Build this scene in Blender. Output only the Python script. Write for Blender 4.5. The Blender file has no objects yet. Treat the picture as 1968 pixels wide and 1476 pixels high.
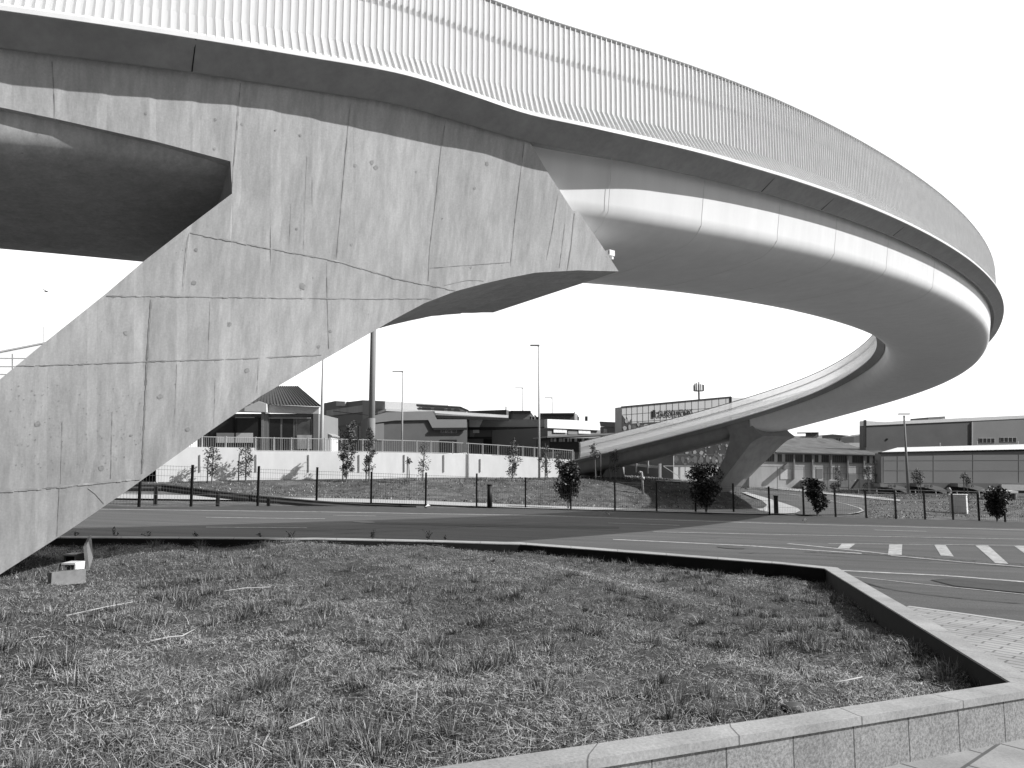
import bpy, bmesh, math, random
import numpy as np
from mathutils import Vector, Matrix
random.seed(7); rng = np.random.default_rng(7)
R = math.radians
# ------------------------------------------------------------------ camera, sky, sun
EYE = 1.6
FPX, CX, CY = 1450.0, 984.0, 738.0
PITCH = math.atan(152 / 1450.0)
SC = bpy.context.scene
cam = bpy.data.cameras.new('camera'); cam.lens = 36 * FPX / 1968; cam.sensor_width = 36; cam.clip_start = 0.1; cam.clip_end = 3000
co = bpy.data.objects.new('camera', cam); SC.collection.objects.link(co)
co.location = (0, 0, EYE); co.rotation_euler = (R(90) + PITCH, 0, 0); SC.camera = co
SUN_EL, SUN_AZ = 37.0, 12.0          # azimuth: degrees from +X (right) towards the camera side
sd = Vector((math.cos(R(SUN_AZ)) * math.cos(R(SUN_EL)), -math.sin(R(SUN_AZ)) * math.cos(R(SUN_EL)), math.sin(R(SUN_EL))))
sl = bpy.data.lights.new('sun', 'SUN'); sl.energy = 5.0; sl.angle = R(0.53); sl.color = (1, 1, 1)
so = bpy.data.objects.new('sun', sl); SC.collection.objects.link(so); so.location = (40, -20, 60)
so.rotation_euler = sd.to_track_quat('Z', 'Y').to_euler()
W = bpy.data.worlds.new('World'); SC.world = W; W.use_nodes = True
nt = W.node_tree; nt.nodes.clear(); nd = nt.nodes.new; lk = nt.links.new
out = nd('ShaderNodeOutputWorld'); bg = nd('ShaderNodeBackground'); lk(bg.outputs[0], out.inputs[0])
sky = nd('ShaderNodeTexSky'); sky.sky_type = 'NISHITA'; sky.sun_disc = False; sky.sun_elevation = R(SUN_EL)
sky.sun_rotation = R(90 + SUN_AZ); sky.dust_density = 3.0
bw = nd('ShaderNodeRGBToBW'); lk(sky.outputs[0], bw.inputs[0])
# thin bright overcast veil in the sky ahead, clearing overhead and behind
tc = nd('ShaderNodeTexCoord'); sx = nd('ShaderNodeSeparateXYZ'); lk(tc.outputs['Generated'], sx.inputs[0])
mr = nd('ShaderNodeMapRange'); mr.interpolation_type = 'SMOOTHSTEP'
mr.inputs['From Min'].default_value = 0.22; mr.inputs['From Max'].default_value = 0.62
mr.inputs['To Min'].default_value = 0.0; mr.inputs['To Max'].default_value = 11.5
lk(sx.outputs['Y'], mr.inputs['Value'])
nz = nd('ShaderNodeTexNoise'); nz.inputs['Scale'].default_value = 3.2; nz.inputs['Detail'].default_value = 6
lk(tc.outputs['Generated'], nz.inputs['Vector'])
nr = nd('ShaderNodeMapRange'); nr.inputs['From Min'].default_value = .3; nr.inputs['From Max'].default_value = .7
nr.inputs['To Min'].default_value = .86; nr.inputs['To Max'].default_value = 1.1; lk(nz.outputs[0], nr.inputs['Value'])
mu = nd('ShaderNodeMath'); mu.operation = 'MULTIPLY'; lk(mr.outputs[0], mu.inputs[0]); lk(nr.outputs[0], mu.inputs[1])
ad = nd('ShaderNodeMath'); ad.operation = 'ADD'; bm_ = nd('ShaderNodeMath'); bm_.operation = 'MULTIPLY'; bm_.inputs[1].default_value = .5; lk(bw.outputs[0], bm_.inputs[0]); lk(bm_.outputs[0], ad.inputs[0]); lk(mu.outputs[0], ad.inputs[1])
lk(ad.outputs[0], bg.inputs[0]); bg.inputs[1].default_value = 0.1
SC.view_settings.view_transform = 'Standard'; SC.view_settings.look = 'None'
SC.view_settings.exposure = 0.1; SC.view_settings.gamma = 1.0
# ------------------------------------------------------------------ projection helpers
cp_, sp_ = math.cos(PITCH), math.sin(PITCH)
def ray(px, py):
    s = (px - CX) / FPX; u = (CY - py) / FPX
    return np.array([s, cp_ - u * sp_, sp_ + u * cp_])
def proj(P):
    X, Y, Z = P[..., 0], P[..., 1], P[..., 2] - EYE
    d = np.maximum(Y * cp_ + Z * sp_, .3)
    return np.stack([CX + FPX * X / d, CY - FPX * (-Y * sp_ + Z * cp_) / d], -1)
def at(px, py, Y):
    d = ray(px, py); p = d * (Y / d[1]); return Vector((p[0], p[1], p[2] + EYE))
GA, GB = -.0373, -.0179
def gpl(X, Y): return GA * X + GB * Y
def gp(px, py, h=0.0):           # pixel on the tilted street plane raised by h
    d = ray(px, py); k = (h - EYE) / (d[2] - GA * d[0] - GB * d[1])
    return Vector((d[0] * k, d[1] * k, d[2] * k + EYE))
def sst(a, b, x):
    t = np.clip((np.asarray(x, float) - a) / (b - a), 0, 1); return t * t * (3 - 2 * t)
def T(X, Y):                     # terrain height
    X = np.asarray(X, float); Y = np.asarray(Y, float)
    pl = gpl(X, np.minimum(Y, 62.0)); Xc = np.clip(X, -60, 30)
    ye = 55.5 + .1 * Xc
    t = sst(ye - 8.5, ye, Y)
    Hh = .5 + (-1.55 - .5) * sst(8, 30, X)
    far = np.where(Y > 20, 0, 0)
    pl = np.maximum(pl, -3.2)
    return pl * (1 - t) + Hh * t + far
def tp(px, py, lift=0.0):        # pixel on the terrain
    d = ray(px, py); ks = np.linspace(3, 140, 1400); g = d[2] * ks + EYE - lift - T(d[0] * ks, d[1] * ks)
    i = np.argmax(g < 0)
    if not (g < 0).any(): i = len(ks) - 1
    if i == 0: i = 1
    a, b = ks[i - 1], ks[i]; ga, gb = g[i - 1], g[i]; k = a + (b - a) * ga / (ga - gb + 1e-12)
    k = min(max(k, a), b)
    return Vector((d[0] * k, d[1] * k, d[2] * k + EYE))
# ------------------------------------------------------------------ object helpers
COL = SC.collection
def tag(o, label=None, cat=None, group=None, kind=None):
    if label: o['label'] = label
    if cat: o['category'] = cat
    if group: o['group'] = group
    if kind: o['kind'] = kind
    return o
def thing(name, label, cat, loc=(0, 0, 0), group=None):
    o = bpy.data.objects.new(name, None); COL.objects.link(o); o.location = loc; o.empty_display_size = .3
    return tag(o, label, cat, group)
def mesh_obj(name, verts, faces, mat, parent=None, smooth=False, uvs=None):
    me = bpy.data.meshes.new(name)
    loc = Vector(parent.matrix_world.translation) if parent is not None and parent.parent is None else Vector((0, 0, 0))
    if parent is not None:
        loc = Vector(parent.location); q = parent.parent
        while q is not None: loc = loc + Vector(q.location); q = q.parent
    me.from_pydata([tuple(Vector(v) - loc) for v in verts], [], faces)
    for m in (mat if isinstance(mat, (list, tuple)) else [mat]): me.materials.append(m)
    if uvs is not None:
        ul = me.uv_layers.new(name='UVMap')
        for l in me.loops: ul.data[l.index].uv = uvs[l.vertex_index]
    if smooth: me.polygons.foreach_set('use_smooth', [True] * len(me.polygons))
    me.update(); o = bpy.data.objects.new(name, me); COL.objects.link(o)
    if parent is not None: o.parent = parent
    return o
def merge(o, mb, m):
    me = o.data; loc = Vector((0, 0, 0)); q = o.parent
    while q is not None: loc += Vector(q.location); q = q.parent
    b = len(me.vertices); vs = [v.co[:] for v in me.vertices] + [tuple(Vector(v) - loc) for v in mb.v]
    fs = [tuple(p.vertices) for p in me.polygons]; mi = [p.material_index for p in me.polygons]; sm = [p.use_smooth for p in me.polygons]
    k = len(me.materials); ms = list(me.materials) + [m]
    fs += [tuple(i + b for i in f) for f in mb.f]; mi += [k] * len(mb.f); sm += [False] * len(mb.f)
    n = bpy.data.meshes.new(me.name); n.from_pydata(vs, [], fs)
    for x in ms: n.materials.append(x)
    n.polygons.foreach_set('material_index', mi); n.polygons.foreach_set('use_smooth', sm); n.update(); o.data = n
class MB:
    def __init__(s): s.v = []; s.f = []
    def add(s, vs, fs):
        b = len(s.v); s.v += [Vector(v) for v in vs]; s.f += [tuple(i + b for i in f) for f in fs]
    def quad(s, a, b, c, d): s.add([a, b, c, d], [(0, 1, 2, 3)])
    def hexa(s, p):            # 8 points: bottom 4, top 4
        s.add(p, [(3, 2, 1, 0), (4, 5, 6, 7), (0, 1, 5, 4), (1, 2, 6, 5), (2, 3, 7, 6), (3, 0, 4, 7)])
    def box(s, c, sx, sy, sz, rz=0.0, dx=None):   # c = centre of base
        c = Vector(c); ca, sa = math.cos(rz), math.sin(rz); ps = []
        for z in (0, sz):
            for x, y in ((-1, -1), (1, -1), (1, 1), (-1, 1)):
                X, Y = x * sx / 2, y * sy / 2
                ps.append(c + Vector((X * ca - Y * sa, X * sa + Y * ca, z)))
        s.hexa(ps)
    def bar(s, a, b, w, h=None, up=(0, 0, 1)):
        a, b = Vector(a), Vector(b); h = h or w; d = (b - a).normalized(); u = Vector(up)
        if abs(d.dot(u)) > .98: u = Vector((0, 1, 0))
        x = d.cross(u).normalized() * w / 2; y = x.cross(d).normalized() * h / 2
        s.hexa([a - x - y, a + x - y, a + x + y, a - x + y, b - x - y, b + x - y, b + x + y, b - x + y])
    def tube(s, pts, r, n=8, cap=True):
        pts = [Vector(p) for p in pts]; m = len(pts); rs = r if isinstance(r, (list, tuple)) else [r] * m; vs = []
        for i, p in enumerate(pts):
            d = (pts[min(i + 1, m - 1)] - pts[max(i - 1, 0)]).normalized(); u = Vector((0, 0, 1)) if abs(d.z) < .9 else Vector((0, 1, 0))
            x = d.cross(u).normalized(); y = x.cross(d)
            for k in range(n): a = 2 * math.pi * k / n; vs.append(p + (x * math.cos(a) + y * math.sin(a)) * rs[i])
        fs = [(i * n + k, i * n + (k + 1) % n, (i + 1) * n + (k + 1) % n, (i + 1) * n + k) for i in range(m - 1) for k in range(n)]
        if cap: fs += [tuple(range(n))[::-1], tuple(range((m - 1) * n, m * n))]
        s.add(vs, fs)
    def prism(s, pts, vec):
        n = len(pts); vec = Vector(vec); pts = [Vector(p) for p in pts]
        s.add(pts + [p + vec for p in pts], [tuple(range(n)), tuple(range(n, 2 * n))[::-1]] + [(i, i + n, (i + 1) % n + n, (i + 1) % n) for i in range(n)])
    def build(s, name, mat, parent=None, smooth=False): return mesh_obj(name, s.v, s.f, mat, parent, smooth)
# ------------------------------------------------------------------ materials (a black and white scene)
MATS = {}
def mat(name, v, rough=.8, amp=.15, scale=(1, 1, 1), nscale=3.0, detail=6, bump=0.0, amp2=0, scale2=(1, 1, 1), ns2=1.0,
        spots=0, spot_scale=4, spot_size=.1, amp3=0, scale3=(1, 1, 1), ns3=1.0, spec=.3, metallic=0, coord='Object', speck=0, speck_scale=200):
    if name in MATS: return MATS[name]
    m = bpy.data.materials.new(name); m.use_nodes = True; t = m.node_tree; N = t.nodes.new; L = t.links.new
    b = t.nodes['Principled BSDF']; b.inputs['Roughness'].default_value = rough; b.inputs['Metallic'].default_value = metallic
    b.inputs['Specular IOR Level'].default_value = spec
    tcn = N('ShaderNodeTexCoord'); cur = None
    def noise(sc, ns, det, lo, hi, rgh=.6):
        mp = N('ShaderNodeMapping'); mp.inputs['Scale'].default_value = sc; L(tcn.outputs[coord], mp.inputs[0])
        n = N('ShaderNodeTexNoise'); n.inputs['Scale'].default_value = ns; n.inputs['Detail'].default_value = det; n.inputs['Roughness'].default_value = rgh
        L(mp.outputs[0], n.inputs['Vector'])
        r = N('ShaderNodeMapRange'); r.inputs['From Min'].default_value = .3; r.inputs['From Max'].default_value = .7
        r.inputs['To Min'].default_value = lo; r.inputs['To Max'].default_value = hi; L(n.outputs[0], r.inputs['Value']); return n, r.outputs[0]
    def mul(a, c):
        x = N('ShaderNodeMath'); x.operation = 'MULTIPLY'
        for k, q in enumerate((a, c)):
            if isinstance(q, (int, float)): x.inputs[k].default_value = q
            else: L(q, x.inputs[k])
        return x.outputs[0]
    n1, a1 = noise(scale, nscale, detail, 1 - amp, 1 + amp); cur = mul(a1, v)
    if amp2: n2, a2 = noise(scale2, ns2, 5, 1 - amp2, 1 + amp2); cur = mul(cur, a2)
    if amp3: n4, a4 = noise(scale3, ns3, 4, 1 - amp3, 1 + amp3); cur = mul(cur, a4)
    if speck: n3, a3 = noise((1, 1, 1), speck_scale, 2, 1 - speck, 1 + speck); cur = mul(cur, a3)
    if spots:
        vo = N('ShaderNodeTexVoronoi'); vo.inputs['Scale'].default_value = spot_scale; L(tcn.outputs[coord], vo.inputs['Vector'])
        r = N('ShaderNodeMapRange'); r.inputs['From Min'].default_value = spot_size * .7; r.inputs['From Max'].default_value = spot_size
        r.inputs['To Min'].default_value = 1 - spots; r.inputs['To Max'].default_value = 1; L(vo.outputs['Distance'], r.inputs['Value'])
        cur = mul(cur, r.outputs[0])
    L(cur, b.inputs['Base Color'])
    if bump:
        bp = N('ShaderNodeBump'); bp.inputs['Strength'].default_value = bump; bp.inputs['Distance'].default_value = .02
        L(n1.outputs[0], bp.inputs['Height']); L(bp.outputs[0], b.inputs['Normal'])
    MATS[name] = m; return m
def brick_mat(name, v1, v2, vm, bw_, bh, mortar=.006, rough=.85, offset=.5, speck=.25):
    m = bpy.data.materials.new(name); m.use_nodes = True; t = m.node_tree; N = t.nodes.new; L = t.links.new
    b = t.nodes['Principled BSDF']; b.inputs['Roughness'].default_value = rough; b.inputs['Specular IOR Level'].default_value = .25
    tcn = N('ShaderNodeTexCoord'); br = N('ShaderNodeTexBrick'); L(tcn.outputs['UV'], br.inputs['Vector'])
    br.offset = offset; br.inputs['Scale'].default_value = 1; br.inputs['Brick Width'].default_value = bw_; br.inputs['Row Height'].default_value = bh
    br.inputs['Mortar Size'].default_value = mortar; br.inputs['Mortar Smooth'].default_value = .3
    br.inputs['Color1'].default_value = (v1,) * 3 + (1,); br.inputs['Color2'].default_value = (v2,) * 3 + (1,); br.inputs['Mortar'].default_value = (vm,) * 3 + (1,)
    n = N('ShaderNodeTexNoise'); n.inputs['Scale'].default_value = 58; n.inputs['Detail'].default_value = 5; n.inputs['Roughness'].default_value = .8; L(tcn.outputs['Object'], n.inputs['Vector'])
    r = N('ShaderNodeMapRange'); r.inputs['From Min'].default_value = .3; r.inputs['From Max'].default_value = .7
    r.inputs['To Min'].default_value = 1 - speck; r.inputs['To Max'].default_value = 1 + speck; L(n.outputs[0], r.inputs['Value'])
    n2 = N('ShaderNodeTexNoise'); n2.inputs['Scale'].default_value = 2.5; n2.inputs['Detail'].default_value = 5; L(tcn.outputs['Object'], n2.inputs['Vector'])
    r2 = N('ShaderNodeMapRange'); r2.inputs['From Min'].default_value = .3; r2.inputs['From Max'].default_value = .7
    r2.inputs['To Min'].default_value = .8; r2.inputs['To Max'].default_value = 1.15; L(n2.outputs[0], r2.inputs['Value'])
    x = N('ShaderNodeMath'); x.operation = 'MULTIPLY'; L(r.outputs[0], x.inputs[0]); L(r2.outputs[0], x.inputs[1])
    vm_ = N('ShaderNodeVectorMath'); vm_.operation = 'SCALE'; L(br.outputs['Color'], vm_.inputs[0]); L(x.outputs[0], vm_.inputs['Scale'])
    L(vm_.outputs[0], b.inputs['Base Color']); return m
M_CONC = mat('board_marked_concrete', .45, .85, .12, (1, 1, .012), 16, 5, .12, amp2=.14, scale2=(1, 1, .05), ns2=5, amp3=.10, scale3=(1, 1, .6), ns3=.8, spots=.3, spot_scale=2.6, spot_size=.035, speck=.07, speck_scale=45)
M_CONC2 = mat('weathered_concrete', .31, .9, .12, (1, 1, .3), 1.8, 8, .1, amp2=.1, scale2=(1, .3, 1), ns2=2)
M_JOINT = mat('concrete_joint', .32, .95, .4, nscale=5)
M_TIE = mat('concrete_patch', .34, .9, .3, nscale=20)
M_STEEL = mat('white_painted_steel', .74, .45, .05, (1, 1, .15), 3, 5, spec=.4, amp2=.03, ns2=.7)
M_FASC = mat('painted_fascia', .30, .5, .10, (1, 1, .08), 9, 6, spec=.3, amp2=.1, ns2=1.5)
M_RAIL = mat('pale_metal', .8, .45, .06, nscale=4, spec=.4)
M_ASPH = mat('asphalt', .086, .85, .14, (.25, 1.3, 1), 1.1, 7, amp2=.24, scale2=(.05, 1, 1), ns2=1.8, speck=.34, speck_scale=45)
M_ASPH2 = mat('dark_asphalt', .058, .9, .2, nscale=2, speck=.2, speck_scale=40)
M_PAINT = mat('worn_road_paint', .38, .7, .4, nscale=6, detail=8, spots=.4, spot_scale=9, spot_size=.25)
M_PAVE = mat('pale_paving', .4, .85, .12, nscale=3, speck=.1, speck_scale=30)
M_FIELD = mat('field_soil', .10, .95, .55, (1, 1, 1), 1.3, 9, .4, amp2=.3, ns2=.25, speck=.5, speck_scale=9)
M_THATCH = mat('thatch_soil', .065, .95, .6, (1, 1, 1), 9, 9, .6, amp2=.45, ns2=1.2, speck=.5, speck_scale=90)
M_INSHADE = mat('painted_inner_shade', .012, .8, .3, nscale=6)  # near-black colour paints in the shade on the planter's inner faces
M_RETW = mat('white_retaining_wall', .82, .85, .07, (1, 1, .3), 1.5, 6, amp2=.06, ns2=.3)
M_DARK = mat('dark_metal', .018, .5, .2, nscale=5)
M_BLACK = mat('near_black', .008, .6, .2)
M_GALV = mat('galvanised_steel', .30, .5, .12, nscale=6, spec=.5)
M_PALE = mat('pale_galvanised', .5, .5, .1, nscale=6, spec=.5)
M_WHITE = mat('white_paint', .75, .6, .05)
M_PANEL = mat('grey_panel_cladding', .25, .7, .06, (1, 1, 1), .4)
M_PANELD = mat('dark_panel_cladding', .13, .7, .10, (1, 1, 1), .5)
M_MID = mat('mid_grey_cladding', .24, .7, .06, nscale=.5)
M_ROOFL = mat('light_roof_sheet', .66, .6, .12, (.15, 1, 1), 1.5)
M_ROOFD = mat('old_dark_roof', .11, .85, .45, (.5, .12, 1), 1.6, 8)
M_OLDW = mat('stained_white_render', .55, .9, .16, (1, 1, .3), .8, 8, amp2=.1, ns2=.25)
M_GLASS = mat('dark_window_glass', .035, .12, .3, nscale=.6, spec=.6)
M_CURT = mat('grey_curtain_glass', .46, .55, .03, nscale=.2, spec=.5)
M_LEAFD = mat('dark_purple_leaf', .018, .5, .5, nscale=3, spec=.5)
M_LEAF = mat('green_leaf', .095, .55, .4, nscale=3, spec=.4)
M_BARK = mat('pale_bark', .16, .9, .3, nscale=8)
M_STAKE = mat('wooden_stake', .17, .9, .2, nscale=4)
M_BL1 = mat('blade_mid', .20, .6, .3, nscale=2, spec=.3)
M_BL2 = mat('blade_dark', .06, .6, .3, nscale=2, spec=.3)
M_BL3 = mat('blade_dry', .50, .8, .25, nscale=2, spec=.2)
M_CAP = brick_mat('granite_coping', .36, .32, .14, .9, 2.0, .006, speck=.3, offset=0)
M_GRAN = brick_mat('speckled_granite_slab', .29, .25, .09, .46, 1.6, .006, speck=.65, offset=0)
M_BRICKP = brick_mat('paving_setts', .36, .31, .13, .4, .14, .012, speck=.15)
M_SLABP = brick_mat('paving_slabs', .36, .30, .12, .6, .4, .012, speck=.2)
M_TRANS = bpy.data.materials.new('translucent_sheet'); M_TRANS.use_nodes = True; _t = M_TRANS.node_tree; _t.nodes.clear(); _N = _t.nodes.new
_o = _N('ShaderNodeOutputMaterial'); _m1 = _N('ShaderNodeMixShader'); _m2 = _N('ShaderNodeMixShader'); _tr = _N('ShaderNodeBsdfTransparent'); _df = _N('ShaderNodeBsdfDiffuse'); _tl = _N('ShaderNodeBsdfTranslucent')
_df.inputs[0].default_value = (.9, .9, .9, 1); _tl.inputs[0].default_value = (.92, .92, .92, 1); _m1.inputs[0].default_value = .7; _m2.inputs[0].default_value = .72
_t.links.new(_df.outputs[0], _m1.inputs[1]); _t.links.new(_tl.outputs[0], _m1.inputs[2]); _t.links.new(_tr.outputs[0], _m2.inputs[1]); _t.links.new(_m1.outputs[0], _m2.inputs[2]); _t.links.new(_m2.outputs[0], _o.inputs[0])
# ------------------------------------------------------------------ polygon decomposition in the picture, draped on a surface
def trapz(poly, step, vstep=1e9):
    """split a pixel polygon into trapezoid columns -> list of (xa,xb,[(yaTop,ybTop)...])"""
    n = len(poly); xs = sorted(set([p[0] for p in poly])); X = []
    for a, b in zip(xs[:-1], xs[1:]):
        k = max(1, int(math.ceil((b - a) / step))); X += [a + (b - a) * i / k for i in range(k)]
    X.append(xs[-1]); outp = []
    for a, b in zip(X[:-1], X[1:]):
        if b - a < 1e-6: continue
        m = (a + b) / 2; cr = []
        for i in range(n):
            p, q = poly[i], poly[(i + 1) % n]
            if (p[0] - m) * (q[0] - m) < 0:
                f = lambda x: p[1] + (q[1] - p[1]) * (x - p[0]) / (q[0] - p[0])
                cr.append((f(m), f(a), f(b)))
        cr.sort()
        for k in range(0, len(cr) - 1, 2):
            t, u = cr[k], cr[k + 1]; nn = max(1, int(math.ceil(max(u[1] - t[1], u[2] - t[2]) / vstep)))
            for j in range(nn):
                g, h = j / nn, (j + 1) / nn
                outp.append(((a, t[1] + (u[1] - t[1]) * g), (b, t[2] + (u[2] - t[2]) * g), (b, t[2] + (u[2] - t[2]) * h), (a, t[1] + (u[1] - t[1]) * h)))
    return outp
def drape(name, poly, m, lift, step=25, vstep=4, parent=None):
    mb = MB(); cache = {}
    def P(q):
        k = (round(q[0], 3), round(q[1], 3))
        if k not in cache: cache[k] = tp(q[0], q[1], lift)
        return cache[k]
    for q in trapz(poly, step, vstep): mb.add([P(q[3]), P(q[2]), P(q[1]), P(q[0])], [(0, 1, 2, 3)])
    return mb.build(name, m, parent)
def flat(name, poly, m, h, parent=None, uv=None):
    vs = [gp(x, y, h) for x, y in poly]
    mb = MB(); mb.add(vs, [tuple(range(len(vs)))[::-1]])
    return mb.build(name, m, parent)
# ================================================================== SETTING
# ground: one sheet to the horizon
xs = np.concatenate([[-900, -400, -200], np.arange(-110, 131, 2.5), [200, 400, 900]])
ys = np.concatenate([[-60, -20], np.arange(-5, 125, 1.25), [160, 220, 400, 900, 1800]])
XX, YY = np.meshgrid(xs, ys); ZZ = T(XX, YY)
near = (YY < 46)
ZZ = ZZ - np.where(near, .03, .0)
rr = rng.normal(0, .03, ZZ.shape); ZZ = ZZ + np.where((YY > 47) & (YY < 110) & (abs(XX) < 100), rr, 0)
nx, ny = len(xs), len(ys); gv = np.stack([XX, YY, ZZ], -1).reshape(-1, 3)
gf = [(j * nx + i, j * nx + i + 1, (j + 1) * nx + i + 1, (j + 1) * nx + i) for j in range(ny - 1) for i in range(nx - 1)]
g = mesh_obj('ground', gv.tolist(), gf, M_FIELD, smooth=True); tag(g, kind='structure')
far_edge = [(-500, 964), (-200, 971), (0, 974), (200, 976.3), (600, 981.5), (1050, 988.7), (1300, 997), (1500, 1003), (1968, 1015.5), (2400, 1027)]
vs = [gp(x, y, 0) for x, y in far_edge]
rd = vs + [Vector((70, -6, gpl(70, -6))), Vector((-60, -6, gpl(-60, -6)))]
tag(mesh_obj('road', rd, [tuple(range(len(rd)))[::-1]], M_ASPH), kind='structure')
fence_px = [(150, 970), (267, 974), (367, 973), (495, 972), (608, 971.5), (713, 972), (818, 976), (916, 975.5), (1010, 977), (1097, 980), (1182, 982), (1262, 984), (1337, 985), (1410, 985.5), (1479, 990), (1545, 991.5), (1606, 993), (1665, 995), (1722, 997), (1778, 998), (1832, 999), (1882, 1000.5), (1932, 1003), (1980, 1005)]
vg = [(x, y) for x, y in fence_px]
tag(flat('verge', [(-200, 968)] + [(x, y + .5) for x, y in vg] + [(2400, 1026), (1968, 1015.2), (1500, 1002.7), (1300, 996.7), (1050, 988.4), (600, 981.2), (200, 976), (-200, 970.8)], M_ASPH2, .004), kind='structure')
# markings
def mline(pts, w, m=M_PAINT):          # painted line on the street plane: width in metres
    P = [gp(x, y, .008) for x, y in pts]; mb = MB()
    for a, b in zip(P[:-1], P[1:]):
        d = (b - a).normalized(); n = Vector((-d.y, d.x, 0)) * w / 2
        mb.quad(a - n, b - n, b + n, a + n)
    return mb
def mark(name, pts, w): return tag(mline(pts, w).build(name, M_PAINT), kind='structure')
mark('road_marking', [(-200, 973), (196, 978.6), (600, 983.5), (1050, 991), (1300, 999.6), (1478, 1005.5), (1968, 1018.5), (2300, 1027)], .22)
mark('road_marking', [(396, 994.3), (625, 997)], .16)
mark('road_marking', [(396, 1013), (590, 1014.2)], .16)
mark('road_marking', [(640, 990.4), (722, 991.6)], .12)
mark('road_marking', [(1169, 1005), (1306, 1009.6)], .14)
mark('road_marking', [(1255, 1022), (1500, 1027.2), (1968, 1036), (2300, 1043)], .13)
mark('road_marking', [(1681, 1018.4), (1781, 1021)], .14)
mark('road_marking', [(1178, 1036.5), (1300, 1042), (1443, 1049), (1656, 1063.5)], .17)
mark('road_marking', [(1514, 1044.5), (1600, 1053), (1712, 1065)], .15)
mark('road_marking', [(1592, 1044.4), (1968, 1048), (2200, 1050)], .10)
mark('road_marking', [(1712, 1067), (1850, 1080), (1968, 1089), (2200, 1108)], .10)
mark('road_marking', [(1612, 1096), (1700, 1100.5), (1817, 1106), (1968, 1118), (2200, 1137)], .16)
mark('road_marking', [(1635, 1107), (1763, 1121.5), (1968, 1142), (2200, 1166)], .05)
for q in ([(1618, 1044.7), (1644, 1044.7), (1632, 1054.3), (1610, 1053.3)], [(1709, 1046.3), (1734, 1046.3), (1733, 1066), (1706.5, 1066)],
          [(1795.5, 1047), (1817, 1047), (1833, 1069.5), (1808, 1067.5)], [(1874.5, 1048), (1899, 1048), (1938, 1083.5), (1913, 1082)], [(1949, 1049), (1975, 1049), (2030, 1090), (2003, 1088)]):
    o = flat('road_marking', q, M_PAINT, .008); tag(o, kind='structure')
tag(flat('road_patch', [(1788, 1114), (1828, 1111), (1968, 1119.5), (2100, 1131), (2100, 1152), (1968, 1139), (1835, 1126)], M_ASPH2, .012), kind='structure')
M_ROUGH = mat('coarse_worn_asphalt', .075, .95, .5, (.5, 2, 1), 4, 9, speck=.8, speck_scale=14)
tag(flat('road_patch', [(1545, 1061), (1700, 1068), (1850, 1082), (1968, 1091), (2150, 1104), (2150, 1098), (1968, 1083), (1850, 1075), (1700, 1062), (1560, 1056)], M_ROUGH, .006), kind='structure')
tag(flat('road_patch', [(700, 1002), (1010, 1009), (1190, 1012), (1190, 1016), (1010, 1014), (700, 1006)], M_ASPH2, .006), kind='structure')
for pts in ([(640, 1026), (760, 1020), (900, 1012), (1010, 1008), (1120, 1003)], [(560, 1020), (700, 1016), (860, 1011), (1000, 1003)], [(1420, 1062), (1520, 1064), (1640, 1072), (1790, 1078)], [(1300, 1033), (1460, 1036), (1700, 1043), (1968, 1052)], [(1650, 1116), (1700, 1130), (1760, 1140), (1850, 1150), (1968, 1160)]):
    q_ = []
    for (x0, y0), (x1, y1) in zip(pts[:-1], pts[1:]):
        for k in range(10): q_.append((x0 + (x1 - x0) * k / 10, y0 + (y1 - y0) * k / 10 + random.gauss(0, .25)))
    P = [gp(x, y, .01) for x, y in q_ + [pts[-1]]]; mb = MB()
    for a_, b_ in zip(P[:-1], P[1:]):
        d_ = (b_ - a_).normalized(); n_ = Vector((-d_.y, d_.x, 0)) * random.uniform(.012, .03); mb.quad(a_ - n_, b_ - n_, b_ + n_, a_ + n_)
    tag(mb.build('road_crack', M_ASPH2), kind='structure')
for x, y in ((1405, 1052), (700, 1003)):
    c_ = gp(x, y, .012); mb = MB(); mb.add([c_ + Vector((math.cos(t) * .35, math.sin(t) * .35, GA * math.cos(t) * .35 + GB * math.sin(t) * .35)) for t in np.linspace(0, 6.0, 20)], [tuple(range(20))]); tag(mb.build('manhole_cover', M_DARK), 'round iron manhole cover in the ' + ('right' if x > 1000 else 'left') + ' part of the road', 'manhole cover')
# tarmac lane and paths beyond the fence
tag(drape('path', [(200, 947), (300, 950), (400, 953), (550, 956), (713, 959), (819, 962.5), (916, 966.5), (1010, 970.5), (1183, 976.3), (1330, 980), (1350, 979), (1421, 978.5), (1466, 977), (1474.5, 970.5), (1464, 961.6), (1426, 946.5), (1434, 945.5), (1474.5, 957), (1510, 968), (1533, 976), (1538.5, 981), (1528, 986), (1474, 988), (1350, 985.3), (1330, 984.5), (1183, 980.7), (1010, 976), (916, 973), (819, 969), (713, 966), (550, 961.5), (400, 960), (300, 958.5), (200, 957)], M_PAVE, .05, 22, 4), kind='structure')
tag(drape('cycle_lane', [(1436, 934.5), (1478, 941), (1546, 950.5), (1586, 958.5), (1627, 966), (1656, 975), (1664, 981), (1652, 985.6), (1630, 988.4), (1545, 989.5), (1528, 987.2), (1538.8, 981), (1533, 975.6), (1510, 967.6), (1474.5, 956.6), (1430, 944.6)], M_ASPH, .04, 16, 3), kind='structure')
def lane_line(pts, w):
    P = [tp(x, y, .06) for x, y in pts]; mb = MB()
    for a, b in zip(P[:-1], P[1:]):
        d = (b - a).normalized(); n = Vector((-d.y, d.x, 0)) * w / 2; mb.quad(a - n, b - n, b + n, a + n)
    return tag(mb.build('lane_marking', M_PAINT), kind='structure')
lane_line([(1439, 938.5), (1478, 944), (1545, 953)], .14)
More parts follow.
